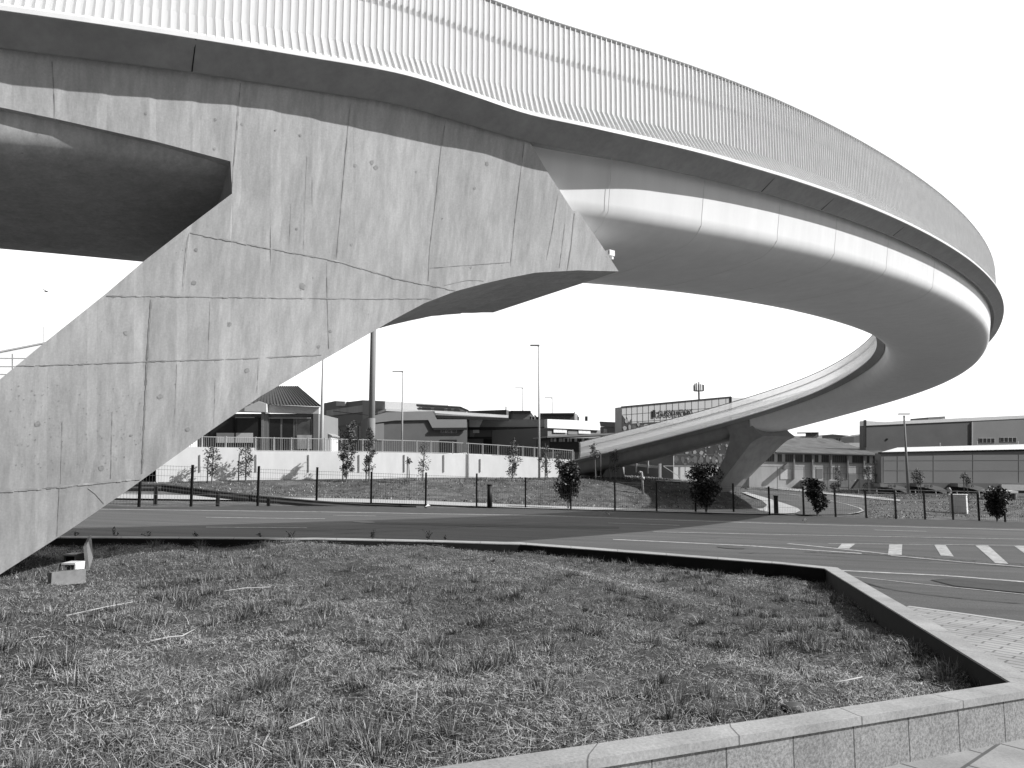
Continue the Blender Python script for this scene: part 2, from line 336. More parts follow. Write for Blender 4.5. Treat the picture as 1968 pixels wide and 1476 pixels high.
lane_line([(1596, 962), (1627, 968.5), (1652, 976), (1659, 981), (1648, 985), (1630, 987.5)], .14)
lane_line([(1546, 980.5), (1640, 979.8)], .1)
tag(drape('path', [(1439, 930), (1496, 935.6), (1553, 941.6), (1599, 947), (1700, 956.5), (1730, 960), (1730, 963), (1700, 960.5), (1599, 950.3), (1553, 945.6), (1496, 940), (1439, 934)], M_PAVE, .05, 20, 2), kind='structure')
tag(drape('path', [(1262, 922), (1330, 924.5), (1330, 927.6), (1262, 924.3)], M_PAVE, .04, 20, 2), kind='structure')
# retaining wall with the upper street behind it
WL, WR = (230, 49.5), (1104, 60.0)
class VP:                         # a vertical plane through two plan points given as (pixel x, distance)
    def __init__(s, a, b):
        A = np.array([(a[0] - CX) / FPX * a[1], a[1]]); B = np.array([(b[0] - CX) / FPX * b[1], b[1]])
        # pixel x maps to X/Y with small pitch effect at horizon level
        s.A, s.B = A, B; d = B - A; s.len = np.linalg.norm(d); d = d / s.len; s.d = Vector((d[0], d[1], 0)); s.n = Vector((d[1], -d[0], 0))
        if s.n.dot(Vector((A[0], A[1], 0))) > 0: s.n = -s.n
        s.o = Vector((A[0], A[1], 0))
    def at(s, px, py, out=0.0):
        r = Vector(ray(px, py)); o = s.o + s.n * out; k = o.dot(s.n) / r.dot(s.n); p = r * k; p.z += EYE; return p
    def poly(s, mb, pts, back=.2, out=0.0):
        mb.prism([s.at(x, y, out) for x, y in pts][::-1], s.n * -back)
    def rect(s, mb, x0, y0, x1, y1, back=.1, out=0.0): s.poly(mb, [(x0, y0), (x1, y0), (x1, y1), (x0, y1)], back, out)
    def lines(s, mb, pts, w=.05, out=.03, t=.04):
        P = [s.at(x, y, out) for x, y in pts]
        for a, b in zip(P[:-1], P[1:]): mb.bar(a, b, w if abs((b - a).normalized().z) < .7 else w, t if False else w)
V = VP(WL, WR)
rw = thing('retaining_wall', 'long white concrete retaining wall behind the grass bank, holding up the upper street', 'wall', V.at(600, 918))
mb = MB(); V.poly(mb, [(300, 858), (489, 860.5), (489, 867), (600, 867.5), (760, 869.5), (900, 873), (1000, 877.5), (1103, 885), (1103, 930), (300, 935)], .6); mb.build('wall', M_RETW, rw)
mb = MB()
for x in (383, 491, 592, 689, 776, 852, 922, 989, 1050): V.rect(mb, x, 874 if x < 900 else 882, x + 2.2, 907, .0, .04); V.rect(mb, x, 874 if x < 900 else 882, x + 2.2, 907, .05, .05)
mb.build('drain_pipe', M_GALV, rw)
us = MB()
a = [V.at(x, y, -.3) for x, y in ((300, 867.5), (600, 868.5), (760, 870.5), (900, 874), (1000, 878.5), (1103, 886))]
b = [Vector((p.x * 2.6 + (10 if i == 5 else 0), 200, p.z + .3)) for i, p in enumerate(a)]
us.add(a + b, [(i, i + 1, i + 7, i + 6) for i in range(5)])
e0 = a[0] + Vector((-60, -5, 1)); e1 = b[0] + Vector((-60, 0, 1)); us.add([e0, a[0], b[0], e1], [(0, 1, 2, 3)])
tag(us.build('upper_street', M_ASPH), kind='structure')
# ================================================================== FOOTBRIDGE
CPT = np.array([[-11.29, 6.682, 4.058], [-7.398, 8.891, 4.323], [-4.407, 10.387, 4.676], [-2.573, 11.498, 4.936], [-1.008, 12.372, 4.751], [1.89, 14.016, 4.967], [6.152, 17.878, 5.527], [11.509, 23.384, 5.973], [16.923, 30.205, 6.406], [21.514, 37.508, 6.602], [24.489, 44.17, 6.15], [23.098, 50.101, 4.924], [16.662, 54.525, 2.891], [5.913, 58.534, 0.259], [-7.811, 62.513, -2.857]])
CPT[:, 2] += EYE
def bspl(t):
    i = np.minimum(t.astype(int), len(CPT) - 4); f = (t - i)[:, None]; a, b, c, d = CPT[i], CPT[i + 1], CPT[i + 2], CPT[i + 3]
    return ((1 - f) ** 3 * a + (3 * f ** 3 - 6 * f ** 2 + 4) * b + (-3 * f ** 3 + 3 * f ** 2 + 3 * f + 1) * c + f ** 3 * d) / 6
PP = bspl(np.linspace(0, 12 - 1e-6, 3000))
d0 = PP[1] - PP[0]; d0 /= np.linalg.norm(d0)
ext = np.array([PP[0] - d0 * k for k in np.linspace(9, .3, 60)]); PP = np.vstack([ext, PP])
cum = np.concatenate([[0], np.cumsum(np.linalg.norm(np.diff(PP[:, :2], axis=0), axis=1))]); LEN = cum[-1]
def cl(s): return np.stack([np.interp(s, cum, PP[:, k]) for k in range(3)], -1)
def frame(s):
    s = np.atleast_1d(np.asarray(s, float)); P = cl(s); Tt = cl(s + .4) - cl(s - .4); Tt[:, 2] = 0; Tt /= np.linalg.norm(Tt, axis=1)[:, None]
    return P, np.stack([Tt[:, 1], -Tt[:, 0], 0 * Tt[:, 0]], -1), Tt
UPV = np.array([0, 0, 1.])
W0, FI, FH = 2.69, .336, .219
BPX = np.array([(-400, -36), (0, 20), (150, 41), (370, 74), (500, 95), (600, 112), (700, 128), (796, 148), (900, 182), (1002, 217), (1027, 224), (1100, 238), (1200, 260), (1300, 283), (1382, 304), (1513, 342), (1624, 378), (1695, 410), (1784, 456)], float)
CPX = np.array([(-400, 31), (0, 91), (370, 137), (600, 174), (700, 188), (774, 201), (1016, 272), (1100, 288), (1200, 308), (1300, 328), (1487, 374), (1624, 417), (1730, 461), (1802, 497)], float)
S = np.linspace(0, LEN - .05, 560); Pc, Nn, Tn = frame(S)
def solve_w(line, dz, w0, lo, hi):
    ws = np.linspace(lo, hi, 121); res = np.full(len(S), w0)
    for i in range(len(S)):
        q = proj(Pc[i] + Nn[i] * ws[:, None] + UPV * dz)
        if q[60, 0] < -380 or q[60, 0] > 1700 or S[i] > LEN * .6: continue
        e = np.abs(q[:, 1] - np.interp(q[:, 0], line[:, 0], line[:, 1])); j = e.argmin(); k = float(sst(1350, 1650, q[60, 0]))
        res[i] = ws[j] * (1 - k) + w0 * k
    k = np.ones(5) / 5; r2 = np.convolve(np.pad(res, 2, 'edge'), k, 'valid'); return r2
WO = solve_w(BPX, 0, W0, 2.2, 3.2); WC = solve_w(CPX, -FH, W0 - FI, 1.9, 2.75)
BR = thing('footbridge', 'sweeping curved footbridge of concrete and white steel with slatted railings, looping over the road', 'footbridge', (0, 12.0, 0))
def off(i0, i1, o, z, st=1):
    idx = np.arange(i0, i1, st); o_ = o[idx][:, None] if isinstance(o, np.ndarray) else o
    return Pc[idx] + Nn[idx] * o_ + UPV * (z[idx][:, None] if isinstance(z, np.ndarray) else z)
def loft(name, rows, m, parent=BR, closed=False, smooth=True, caps=False):
    n = len(rows[0]); vs = np.concatenate(rows).tolist(); k = len(rows); fs = []
    for j in range(k if closed else k - 1):
        jn = (j + 1) % k
        for i in range(n - 1): fs.append((j * n + i, j * n + i + 1, jn * n + i + 1, jn * n + i))
    if caps: fs += [tuple(j * n for j in range(k)), tuple(j * n + n - 1 for j in range(k))[::-1]]
    return mesh_obj(name, vs, fs, m, parent, smooth)
NS = len(S)
loft('deck', [off(0, NS, -W0 + .04, .0), off(0, NS, WO - .04, .0), off(0, NS, WC - .12, -.16), off(0, NS, -W0 + .46, -.16)], M_PAVE, closed=True, smooth=False, caps=True)
fo = loft('fascia', [off(0, NS, WO - .10, .05), off(0, NS, WO, .05), off(0, NS, WO, -.012), off(0, NS, WC, -FH), off(0, NS, WC - .03, -FH), off(0, NS, WC - .03, -.15)], M_FASC, smooth=False)
wi = np.full(NS, -W0)
loft('fascia', [off(0, NS, wi + .10, .05), off(0, NS, wi, .05), off(0, NS, wi, -.012), off(0, NS, wi + FI, -FH), off(0, NS, wi + FI + .03, -FH), off(0, NS, wi + FI + .03, -.15)], M_FASC, smooth=False)
# pale edge bead under the railing
loft('edge_bead', [off(0, NS, WO - .1, .052), off(0, NS, WO + .012, .052), off(0, NS, WO + .012, .0), off(0, NS, WO - .02, -.004)], M_RAIL, smooth=False)
loft('edge_bead', [off(0, NS, wi + .1, .052), off(0, NS, wi - .012, .052), off(0, NS, wi - .012, .0), off(0, NS, wi + .02, -.004)], M_RAIL, smooth=False)
# fascia joints
def find_s(px, lo=0, hi=None, o=W0):   # station whose outer edge projects to pixel column px
    hi = hi or NS; q = proj(Pc[lo:hi] + Nn[lo:hi] * o); return lo + int(np.abs(q[:, 0] - px).argmin())
mb = MB()
for px in (370, 1490, 1610, 1745):
    i = find_s(px, 0, int(NS * .55)); mb.bar(Pc[i] + Nn[i] * (WO[i] + .004), Pc[i] + Nn[i] * (WC[i] + .004) + UPV * -FH, .012, .012)
merge(fo, mb, M_BLACK)
iS = find_s(1035, 0, int(NS * .5), 2.3)            # where the steel starts
qi = proj(Pc + Nn * (-W0 + FI)); far0 = int(NS * .55); iE = far0 + int(np.abs(qi[far0:, 0] - 1440).argmin())
sec = [(2.22, -.16), (2.175, -.5), (2.13, -.84), (2.12, -.96), (2.04, -1.07), (1.93, -1.15), (1.8, -1.22), (1.5, -1.28), (1.0, -1.34), (.4, -1.38), (-.2, -1.39), (-.8, -1.36), (-1.3, -1.28), (-1.75, -1.12), (-2.05, -.92), (-2.2, -.65), (-2.3, -.16)]
ixx = np.arange(NS); insx = 1 - .06 * (1 - sst(iS, iS + 14, ixx))
sg = loft('steel_girder', [off(iS - 1, iE + 1, o * insx, z) for o, z in sec], M_STEEL, caps=True)
sec2 = [(2.17, -.17), (2.06, -.78), (2.05, -.88), (2.02, -.98), (1.97, -1.07), (1.9, -1.14), (1.7, -1.19), (1.4, -1.22), (.9, -1.24), (0, -1.22), (-1.2, -1.26), (-1.8, -1.24), (-2.05, -1.1), (-2.2, -.8), (-2.3, -.17)]
iL = find_s(700, 0, int(NS * .5), 2.0)
loft('concrete_girder', [off(0, iL, o, z * (1 + (.34 * sst(8.5, 15.5, S) if o < 1.5 and z < -.9 else 0) * (min(1, (1.5 - o) / 2)))) for o, z in sec2], M_CONC, caps=True)
kC3 = np.array([(2.1, -.17), (1.97, -.7), (1.8, -.95), (1.4, -1.1), (0, -1.1)])
sec3 = np.concatenate([kC3, (kC3 * [-1, 1])[::-1][1:]])
loft('concrete_girder', [off(iE + 4, NS, o, z) for o, z in sec3], M_CONC2, caps=True)
# weld seams of the steel girder
mb = MB()
for px in (1165, 1335, 1480, 1590, 1690, 1780):
    i = find_s(px, 0, int(NS * .6), 2.0)
    for (o1, z1), (o2, z2) in zip(sec[:-1], sec[1:]):
        mb.bar(Pc[i] + Nn[i] * (o1 + .001 * np.sign(o1)) + UPV * (z1 - .001), Pc[i] + Nn[i] * (o2 + .001 * np.sign(o2)) + UPV * (z2 - .001), .008, .006)
merge(sg, mb, mat('seam_paint', .72, .6, .05))
# ---- railings of flat bars set edge-on
def railing(side):
    w = WO if side > 0 else -wi
    ins = .229; mb = MB(); step = .088; ss = np.arange(.1, LEN - .3, step); P, N_, T_ = frame(ss); wv = np.interp(ss, S, w); N_ = N_ * side
    Hh = 1.6 - .32 * sst(LEN * .55, LEN * .8, ss)
    base = .13 * np.ones(len(ss)); ri = W0 - ins
    wr = np.full(len(ss), ri); wr = np.minimum(wr, wv - .03)
    dpt, th = .055, .009
    vs = []; fs = []
    for k in range(len(ss)):
        p, n, t = P[k], N_[k], T_[k] * th / 2
        prof = [(wv[k] - .01, .05), (wv[k] - .05, .12), (wr[k] + dpt * .4, .42), (wr[k] + dpt * .4, Hh[k])]
        prof2 = [(wv[k] - .09, .05), (wv[k] - .13, .12), (wr[k] - dpt * .6, .42), (wr[k] - dpt * .6, Hh[k])]
        b0 = len(vs)
        for (o1, z1), (o2, z2) in zip(prof, prof2):
            a = p + n * o1 + UPV * z1; b = p + n * o2 + UPV * z2
            vs += [a - t, a + t, b + t, b - t]
        for j in range(3):
            q = b0 + j * 4
            for m_ in range(4): fs.append((q + m_, q + (m_ + 1) % 4, q + 4 + (m_ + 1) % 4, q + 4 + m_))
        fs.append((b0 + 12, b0 + 13, b0 + 14, b0 + 15))
        # bracket stub to the handrail
        hz = Hh[k] * .69; c = p + n * (wr[k] - dpt * .6) + UPV * hz; b0 = len(vs); tt = T_[k] * .018
        for c_ in (c, c - n * .05):
            for sx_, sz_ in ((-1, -1), (1, -1), (1, 1), (-1, 1)): vs.append(c_ + tt * sx_ + UPV * .018 * sz_)
        fs += [(b0, b0 + 1, b0 + 5, b0 + 4), (b0 + 1, b0 + 2, b0 + 6, b0 + 5), (b0 + 2, b0 + 3, b0 + 7, b0 + 6), (b0 + 3, b0, b0 + 4, b0 + 7)]
    ro = mesh_obj('railing', vs, fs, M_RAIL, BR)
    pv_, pf_ = [], []; pin = .01 if side > 0 else .06
    for k in range(0, len(ss), 2):
        for o_, z_ in ((wv[k] - .10, .13), (wr[k] - pin, .42), (wr[k] - pin, Hh[k] - .02)): pv_.append(P[k] + N_[k] * o_ + UPV * z_)
    for k in range(len(pv_) // 3 - 1):
        for j in range(2): q = 3 * k + j; pf_.append((q, q + 3, q + 4, q + 1))
    mesh_obj('translucent_panel', pv_, pf_, M_TRANS, ro)
    top = [Vector(P[k] + N_[k] * (wr[k] - dpt * .1) + UPV * (Hh[k] + .012)) for k in range(0, len(ss), 4)]
    mb = MB(); mb.tube(top, .028, 6); mb.build('top_rail', M_GALV, ro)
    hr = [Vector(P[k] + N_[k] * (wr[k] - dpt * .6 - .07) + UPV * (Hh[k] * .69)) for k in range(0, len(ss), 4)]
    mb = MB(); mb.tube(hr, .025, 6); mb.build('handrail', M_GALV, ro)
    return ro
railing(1); railing(-1)
# ---- concrete face surface: offset from the centre line falls with depth
def oface(dz): return np.maximum(2.27 + .20 * (dz + .22), .5)
def face_hit(px, py, side=1, k0=4, k1=30):
    d = ray(px, py); ks = np.linspace(k0, k1, 600); Q = d[None] * ks[:, None]; Q[:, 2] += EYE
    sub = slice(0, NS, 3); A = Pc[sub, :2]; D = ((Q[:, None, :2] - A[None]) ** 2).sum(2); j = D.argmin(1) * 3
    dl = Q - Pc[j]; lat = (dl[:, 0] * Nn[j, 0] + dl[:, 1] * Nn[j, 1]) * side; dz = dl[:, 2]
    g = lat - oface(dz); ok = (g[:-1] > 0) & (g[1:] <= 0)
    if not ok.any(): i = len(ks) - 2
    else: i = int(np.argmax(ok))
    f = g[i] / (g[i] - g[i + 1] + 1e-12); f = min(max(f, 0), 1); k = ks[i] + f * (ks[i + 1] - ks[i]); p = d * k; p[2] += EYE
    jj = j[i]; oo = lat[i] + f * (lat[i + 1] - lat[i]); return p, jj, float(oo)
near_poly = [(-60, 82), (0, 91), (370, 137), (600, 174), (700, 188), (774, 201), (1016, 272), (1047, 322), (1100, 404), (1113, 409), (1150, 462), (1189, 521.5), (1111, 519.5), (1029, 524), (978, 534), (930, 545), (876, 559.5), (815, 583), (755, 615), (717, 637), (617, 694), (500, 762), (400, 831), (240, 946), (130, 1021), (0, 1104), (-170, 1215), (-560, 1215), (-250, 930), (0, 729), (90, 655), (205, 563), (275, 503), (360, 437), (446, 372), (443, 310), (300, 272), (110, 229), (0, 206), (-60, 196)]
near_poly = [(x, y - 3) if (y < 280 and 82 < y and x <= 1016 and (x, y) not in ((443, 310), (300, 272), (110, 229), (0, 206), (-60, 196))) else (x, y) for x, y in near_poly]
def pier(poly, side, k0, k1, step, m, name, vback=None):
    cache = {}
    def H(q):
        k = (round(q[0], 2), round(q[1], 2))
        if k not in cache:
            p, j, o = face_hit(q[0], q[1], side, k0, k1)
            b = p - Nn[j] * side * (2 * o) if vback is None else p + vback * float(np.clip(1 - .13 * (Pc[j][2] - p[2] - 1.8), .36, 1))
            cache[k] = (Vector(p), Vector(b))
        return cache[k]
    mb = MB()
    for q in trapz(poly, step, 60):
        f = [H(x)[0] for x in q]; b = [H(x)[1] for x in q]
        mb.add(f, [(3, 2, 1, 0)]); mb.add(b, [(0, 1, 2, 3)])
    n = len(poly)
    for i in range(n):
        p, q = poly[i], poly[(i + 1) % n]; L_ = math.hypot(p[0] - q[0], p[1] - q[1]); kk = max(1, int(L_ / step))
        for t in range(kk):
            a = (p[0] + (q[0] - p[0]) * t / kk, p[1] + (q[1] - p[1]) * t / kk); b = (p[0] + (q[0] - p[0]) * (t + 1) / kk, p[1] + (q[1] - p[1]) * (t + 1) / kk)
            A_, B_ = H(a), H(b); mb.add([A_[0], B_[0], B_[1], A_[1]], [(0, 1, 2, 3)])
    o = mb.build(name, m, BR); bm = bmesh.new(); bm.from_mesh(o.data); bmesh.ops.remove_doubles(bm, verts=bm.verts, dist=.0005); bmesh.ops.recalc_face_normals(bm, faces=bm.faces); bm.to_mesh(o.data); bm.free()
    return o, H
pr, HN = pier(near_poly, 1, 4, 24, 24, M_CONC, 'pier')
# joints, cracks and tie holes on the near face
def jl(mb, pts, w, H=HN, jit=.3, side=1, lift=.004):
    P = []
    for (x0, y0), (x1, y1) in zip(pts[:-1], pts[1:]):
        n = max(1, int(math.hypot(x1 - x0, y1 - y0) / 9))
        for t in range(n): P.append((x0 + (x1 - x0) * t / n + random.gauss(0, jit * .4), y0 + (y1 - y0) * t / n + random.gauss(0, jit * .4)))
    P.append(pts[-1]); Q = []
    for x, y in P:
        p, j, o = face_hit(x, y, side, 4 if side > 0 else 40, 24 if side > 0 else 75); Q.append((Vector(p) + Vector(Nn[j]) * side * lift, Vector(Nn[j]) * side))
    for (a, n1), (b, n2) in zip(Q[:-1], Q[1:]):
        d = (b - a)
        if d.length < 1e-4: continue
        u = d.cross(n1).normalized() * w * random.uniform(.25, .9) / 2; mb.quad(a - u, b - u, b + u, a + u)
mb = MB()
for pts, w in (([(856, 232), (846, 300), (838, 380), (826, 480), (823, 540)], .02), ([(462, 160), (456, 250), (448, 330), (446, 370)], .012), ([(673, 200), (664, 300), (655, 400), (647, 495)], .012),
               ([(1007, 275), (1000, 340), (990, 420), (981, 512)], .014), ([(1073, 370), (1062, 440), (1050, 500)], .012), ([(100, 118), (104, 180), (106, 230)], .012),
               ([(365, 447), (520, 478), (640, 500), (760, 535), (875, 558)], .03), ([(205, 569), (300, 569), (420, 571), (560, 573), (730, 574), (830, 574)], .022),
               ([(30, 703), (180, 699), (300, 694), (450, 690), (618, 682)], .02), ([(0, 945), (90, 938), (170, 930), (270, 920)], .035),
               ([(363, 447), (356, 510), (352, 560)], .01), ([(291, 575), (286, 640), (282, 700), (279, 780), (273, 910)], .026), ([(628, 503), (629, 573), (632, 670)], .01),
               ([(216, 790), (213, 920)], .007), ([(497, 692), (494, 760)], .007), ([(115, 935), (110, 1030)], .009), ([(120, 810), (117, 930)], .006), ([(404, 580), (400, 690)], .006), ([(560, 390), (556, 470)], .006), ([(590, 300), (583, 480)], .006), ([(340, 700), (335, 840)], .006), ([(414, 730), (411, 820)], .006),
               ([(826, 515), (980, 504)], .012), ([(855, 548), (900, 538), (930, 540)], .01), ([(170, 938), (185, 950), (200, 968)], .01), ([(1104, 410), (1098, 470), (1090, 520)], .03), ([(1086, 430), (1075, 515)], .01)):
    jl(mb, pts, w)
merge(pr, mb, M_JOINT)
mb = MB()
ties = [(715, 312, .055), (683, 318, .04), (722, 322, .05), (936, 315, .05), (676, 470, .035), (377, 480, .04), (373, 543, .05), (582, 550, .07), (439, 624, .06), (242, 640, .045), (635, 637, .035), (195, 900, .05), (361, 825, .05), (72, 815, .05), (612, 666, .04), (475, 712, .05), (905, 514, .03), (912, 362, .035), (280, 218, .03), (414, 230, .03), (465, 239, .03), (577, 260, .03), (412, 286, .03), (308, 762, .05), (570, 440, .03), (800, 330, .02), (850, 420, .02), (1015, 470, .02), (530, 250, .02)]
for _ in range(150): ties.append((random.uniform(20, 280), random.uniform(740, 905), random.uniform(.004, .014)))
for _ in range(60): ties.append((random.uniform(60, 1000), random.uniform(200, 700), random.uniform(.004, .01)))
for x, y, r in ties:
    p, j, o = face_hit(x, y, 1, 4, 24)
    if abs(o - oface(p[2] - Pc[j][2])) > .05: continue
    n = Vector(Nn[j]); t = Vector((n.y, -n.x, 0)); c = Vector(p) + n * .003; k = 9
    # keep only spots lying on the concrete
    q = [c + (t * math.cos(a) + (Vector((0, 0, 1)) + n * .2) * math.sin(a)) * r * .62 * random.uniform(.7, 1.15) for a in [2 * math.pi * i / k for i in range(k)]]
    inside = False
    for (x1, y1), (x2, y2) in zip(near_poly, near_poly[1:] + near_poly[:1]):
        if (y1 > y) != (y2 > y) and x < (x2 - x1) * (y - y1) / (y2 - y1) + x1: inside = not inside
    if inside: mb.add(q, [tuple(range(k))])
merge(pr, mb, M_TIE)
# ---- far pier
far_poly = [(1395, 817), (1409, 811.5), (1437, 807), (1455, 829), (1467, 838), (1452, 845), (1441.7, 853), (1427.4, 872.5), (1410, 895), (1390, 921.4), (1372, 957), (1322, 957), (1350, 930), (1376, 911), (1392, 879.6), (1401, 851), (1403, 836)]
pier(far_poly, -1, 42, 74, 10, M_CONC2, 'pier', np.array([2.75, 1.5, 0]))
# ---- near the landing: small trapezoid pier and abutment
E_ = VP((1140, 57.2), (1205, 57.0)); mb = MB()
E_.poly(mb, [(1150, 931), (1172, 888), (1194, 885), (1203, 928)], 1.2, 0); mb.build('pier', M_CONC2, BR)
E2 = VP((1103, 59.4), (1170, 58.3)); mb = MB()
E2.poly(mb, [(1104, 882), (1170, 868), (1178, 893), (1160, 915), (1104, 918)], 2.5, 0); mb.build('abutment', M_CONC2, BR)
# floodlight clamped under the deck at the corbel
p_, j_, o_ = face_hit(1176, 488, 1, 4, 26)
mb = MB(); c0 = Vector(p_) - Vector(Nn[j_]) * .12 + Vector(Tn[j_]) * .06
mb.box(c0, .12, .1, .09, .7); mb.box(c0 + Vector((.03, 0, -.05)), .04, .04, .06, .7)
fl = thing('floodlight', 'small white floodlight fixed beside the tip of the concrete corbel', 'floodlight', c0)
mb.build('lamp_housing', M_WHITE, fl); mb = MB(); mb.box(c0 + Vector((0, -.055, .015)), .08, .012, .06, .7); mb.build('lens', M_GLASS, fl)
# ================================================================== PLANTER IN THE FOREGROUND
far_in = [(-420, 1031), (150, 1033), (600, 1036), (800, 1040), (1000, 1046), (1250, 1064.5), (1500, 1083.5), (1585, 1092.5)]
far_out = [(-420, 1027), (150, 1030), (600, 1033), (800, 1037), (1000, 1042), (1250, 1060.5), (1500, 1080), (1609, 1090.5)]
RIMH = .35
PI_ = [gp(x, y, RIMH) for x, y in far_in]; PO_ = [gp(x, y, RIMH) for x, y in far_out]
PO_ = [Vector((p.x, p.y, gpl(p.x, p.y) + RIMH)) for p in PO_]
ci = gp(1942, 1311, RIMH); B_in = gp(1300, 1406, RIMH); dfr = (B_in - ci).normalized(); fl_in = ci + dfr * 7.0
B_out = gp(1300, 1433, RIMH); C_out = gp(1968, 1328, RIMH); dfo = (B_out - C_out).normalized()
do1, do2 = PO_[-1], gp(1742, 1166, RIMH); dd = (do2 - do1).normalized()
# outer corner = crossing of the diagonal outer edge and the front outer edge
def cross(p, d, q, e):
    den = d.x * e.y - d.y * e.x; t = ((q.x - p.x) * e.y - (q.y - p.y) * e.x) / den; return Vector((p.x + d.x * t, p.y + d.y * t, 0))
cor = cross(do1, dd, B_out, -dfo); cor.z = gpl(cor.x, cor.y) + RIMH
fl_out = cor + dfo * 7.6; fl_out.z = gpl(fl_out.x, fl_out.y) + RIMH
PW = thing('planter_wall', 'low granite clad planter wall with pale coping around the rough grass in the foreground', 'planter', cor)
def strip_uv(name, A, B, m, parent, vlen=None):
    vs, fs, uv = [], [], []; L_ = 0
    for i, (a, b) in enumerate(zip(A, B)):
        if i: L_ += (A[i] - A[i - 1]).length
        w = (b - a).length; vs += [a, b]; uv += [(L_, .02), (L_, .02 + w)]
        if i: fs.append((2 * i - 2, 2 * i, 2 * i + 1, 2 * i - 1))
    return mesh_obj(name, vs, fs, m, parent, uvs=uv)
TH = .045
def solid_strip(name, A, B, th, m, parent):
    """coping strip between inner points A and outer points B with thickness th"""
    dn = Vector((0, 0, -th)); vs, fs, uv = [], [], []; L_ = 0
    for i, (a, b) in enumerate(zip(A, B)):
        if i: L_ += (B[i] - B[i - 1]).length
        w = (b - a).length; vs += [a, b, b + dn, a + dn]; uv += [(L_, .03), (L_, .03 + w), (L_, .03 + w + th), (L_, .03 - th)]
        if i:
            p = 4 * (i - 1); q = 4 * i
            fs += [(p, q, q + 1, p + 1), (p + 1, q + 1, q + 2, p + 2), (p + 2, q + 2, q + 3, p + 3), (p + 3, q + 3, q, p)]
    fs += [(0, 1, 2, 3), (len(vs) - 1, len(vs) - 2, len(vs) - 3, len(vs) - 4)]
    return mesh_obj(name, vs, fs, m, parent, uvs=uv)
solid_strip('coping', PI_, PO_, .015, M_CAP, PW)
solid_strip('coping', [PI_[-1], ci], [PO_[-1], cor], .015, M_CAP, PW)
frA = [ci + (fl_in - ci) * (k / 12) for k in range(13)]; frB = [cor + (fl_out - cor) * (k / 12) for k in range(13)]
solid_strip('coping', frA, frB, TH, M_CAP, PW)
def wallface(name, A, z0, z1, m, inset):
    A2 = [Vector((p.x, p.y, 0)) for p in A]; return strip_uv(name, [Vector((p.x, p.y, gpl(p.x, p.y) + z0)) for p in A2], [Vector((p.x, p.y, gpl(p.x, p.y) + z1)) for p in A2], m, PW)
cen = Vector((0, 8, 0))
def shrink(P, q, k): return [p + (q - p).normalized() * k for p in P]
wallface('wall_face', [p + Vector((-dd.y, dd.x, 0)) * 0 + (Vector((ci.x, ci.y, 0)) - Vector((cor.x, cor.y, 0))).normalized() * .02 for p in frB], -.3, RIMH - TH, M_GRAN, 0)
wallface('wall_face', [PO_[-1] + Vector((-.015, -.01, 0)), cor + Vector((-.02, .0, 0))], -.2, RIMH - TH, M_GRAN, 0)
wallface('wall_face', [p + Vector((0, -.015, 0)) for p in PO_], -.2, RIMH - TH, M_GRAN, 0)
wallface('inner_face', [p + Vector((0, .004, 0)) for p in PI_], -.2, RIMH - .015, M_INSHADE, 0)
wallface('inner_face', [PI_[-1] + Vector((.012, 0, 0)), ci + Vector((.012, 0, 0))], -.2, RIMH - .015, M_INSHADE, 0)
wallface('inner_face', [p + Vector((.0, -.012, 0)) for p in frA], -.2, RIMH - TH + .002, M_INSHADE, 0)
# soil sheet of the planter
GH = .24
poly_in = [Vector((p.x, p.y, 0)) for p in PI_] + [Vector((ci.x, ci.y, 0)), Vector((fl_in.x, fl_in.y, 0)), Vector((-14, 1.0, 0))]
def inpoly(x, y, P, ):
    r = np.zeros(x.shape, bool); n = len(P)
    for i in range(n):
        a, b = P[i], P[(i + 1) % n]
        c = ((a.y > y) != (b.y > y)) & (x < (b.x - a.x) * (y - a.y) / (b.y - a.y + 1e-12) + a.x); r ^= c
    return r
def hsoil(X, Y):
    X = np.asarray(X, float); Y = np.asarray(Y, float)
    return gpl(X, Y) + GH - .12 * sst(.2, 2.2, X) + .04 * np.sin(X * .9 + 1.3) * np.sin(Y * .8) + .03 * np.sin(X * 2.3 + Y * 1.7) + .012 * np.sin(X * 7.1 + 2 * np.sin(Y * 5.3))
gx = np.arange(-15, 6.5, .12); gy = np.arange(.6, 15, .12); GX, GY = np.meshgrid(gx, gy); m_in = inpoly(GX, GY, poly_in)
GZ = hsoil(GX, GY) + rng.normal(0, .008, GX.shape); idx = -np.ones(GX.shape, int); vs = []; fs = []
for j in range(len(gy) - 1):
    for i in range(len(gx) - 1):
        if m_in[j, i] and m_in[j, i + 1] and m_in[j + 1, i] and m_in[j + 1, i + 1]:
            q = []
            for a, b in ((j, i), (j, i + 1), (j + 1, i + 1), (j + 1, i)):
                if idx[a, b] < 0: idx[a, b] = len(vs); vs.append((GX[a, b], GY[a, b], GZ[a, b]))
                q.append(int(idx[a, b]))
            fs.append(q)
tag(mesh_obj('planter_soil', vs, fs, M_THATCH, smooth=True), kind='structure')
o = mesh_obj('planter_subsoil', [(p.x, p.y, gpl(p.x, p.y) + .08) for p in poly_in], [tuple(range(len(poly_in)))[::-1]], M_THATCH); tag(o, kind='structure')
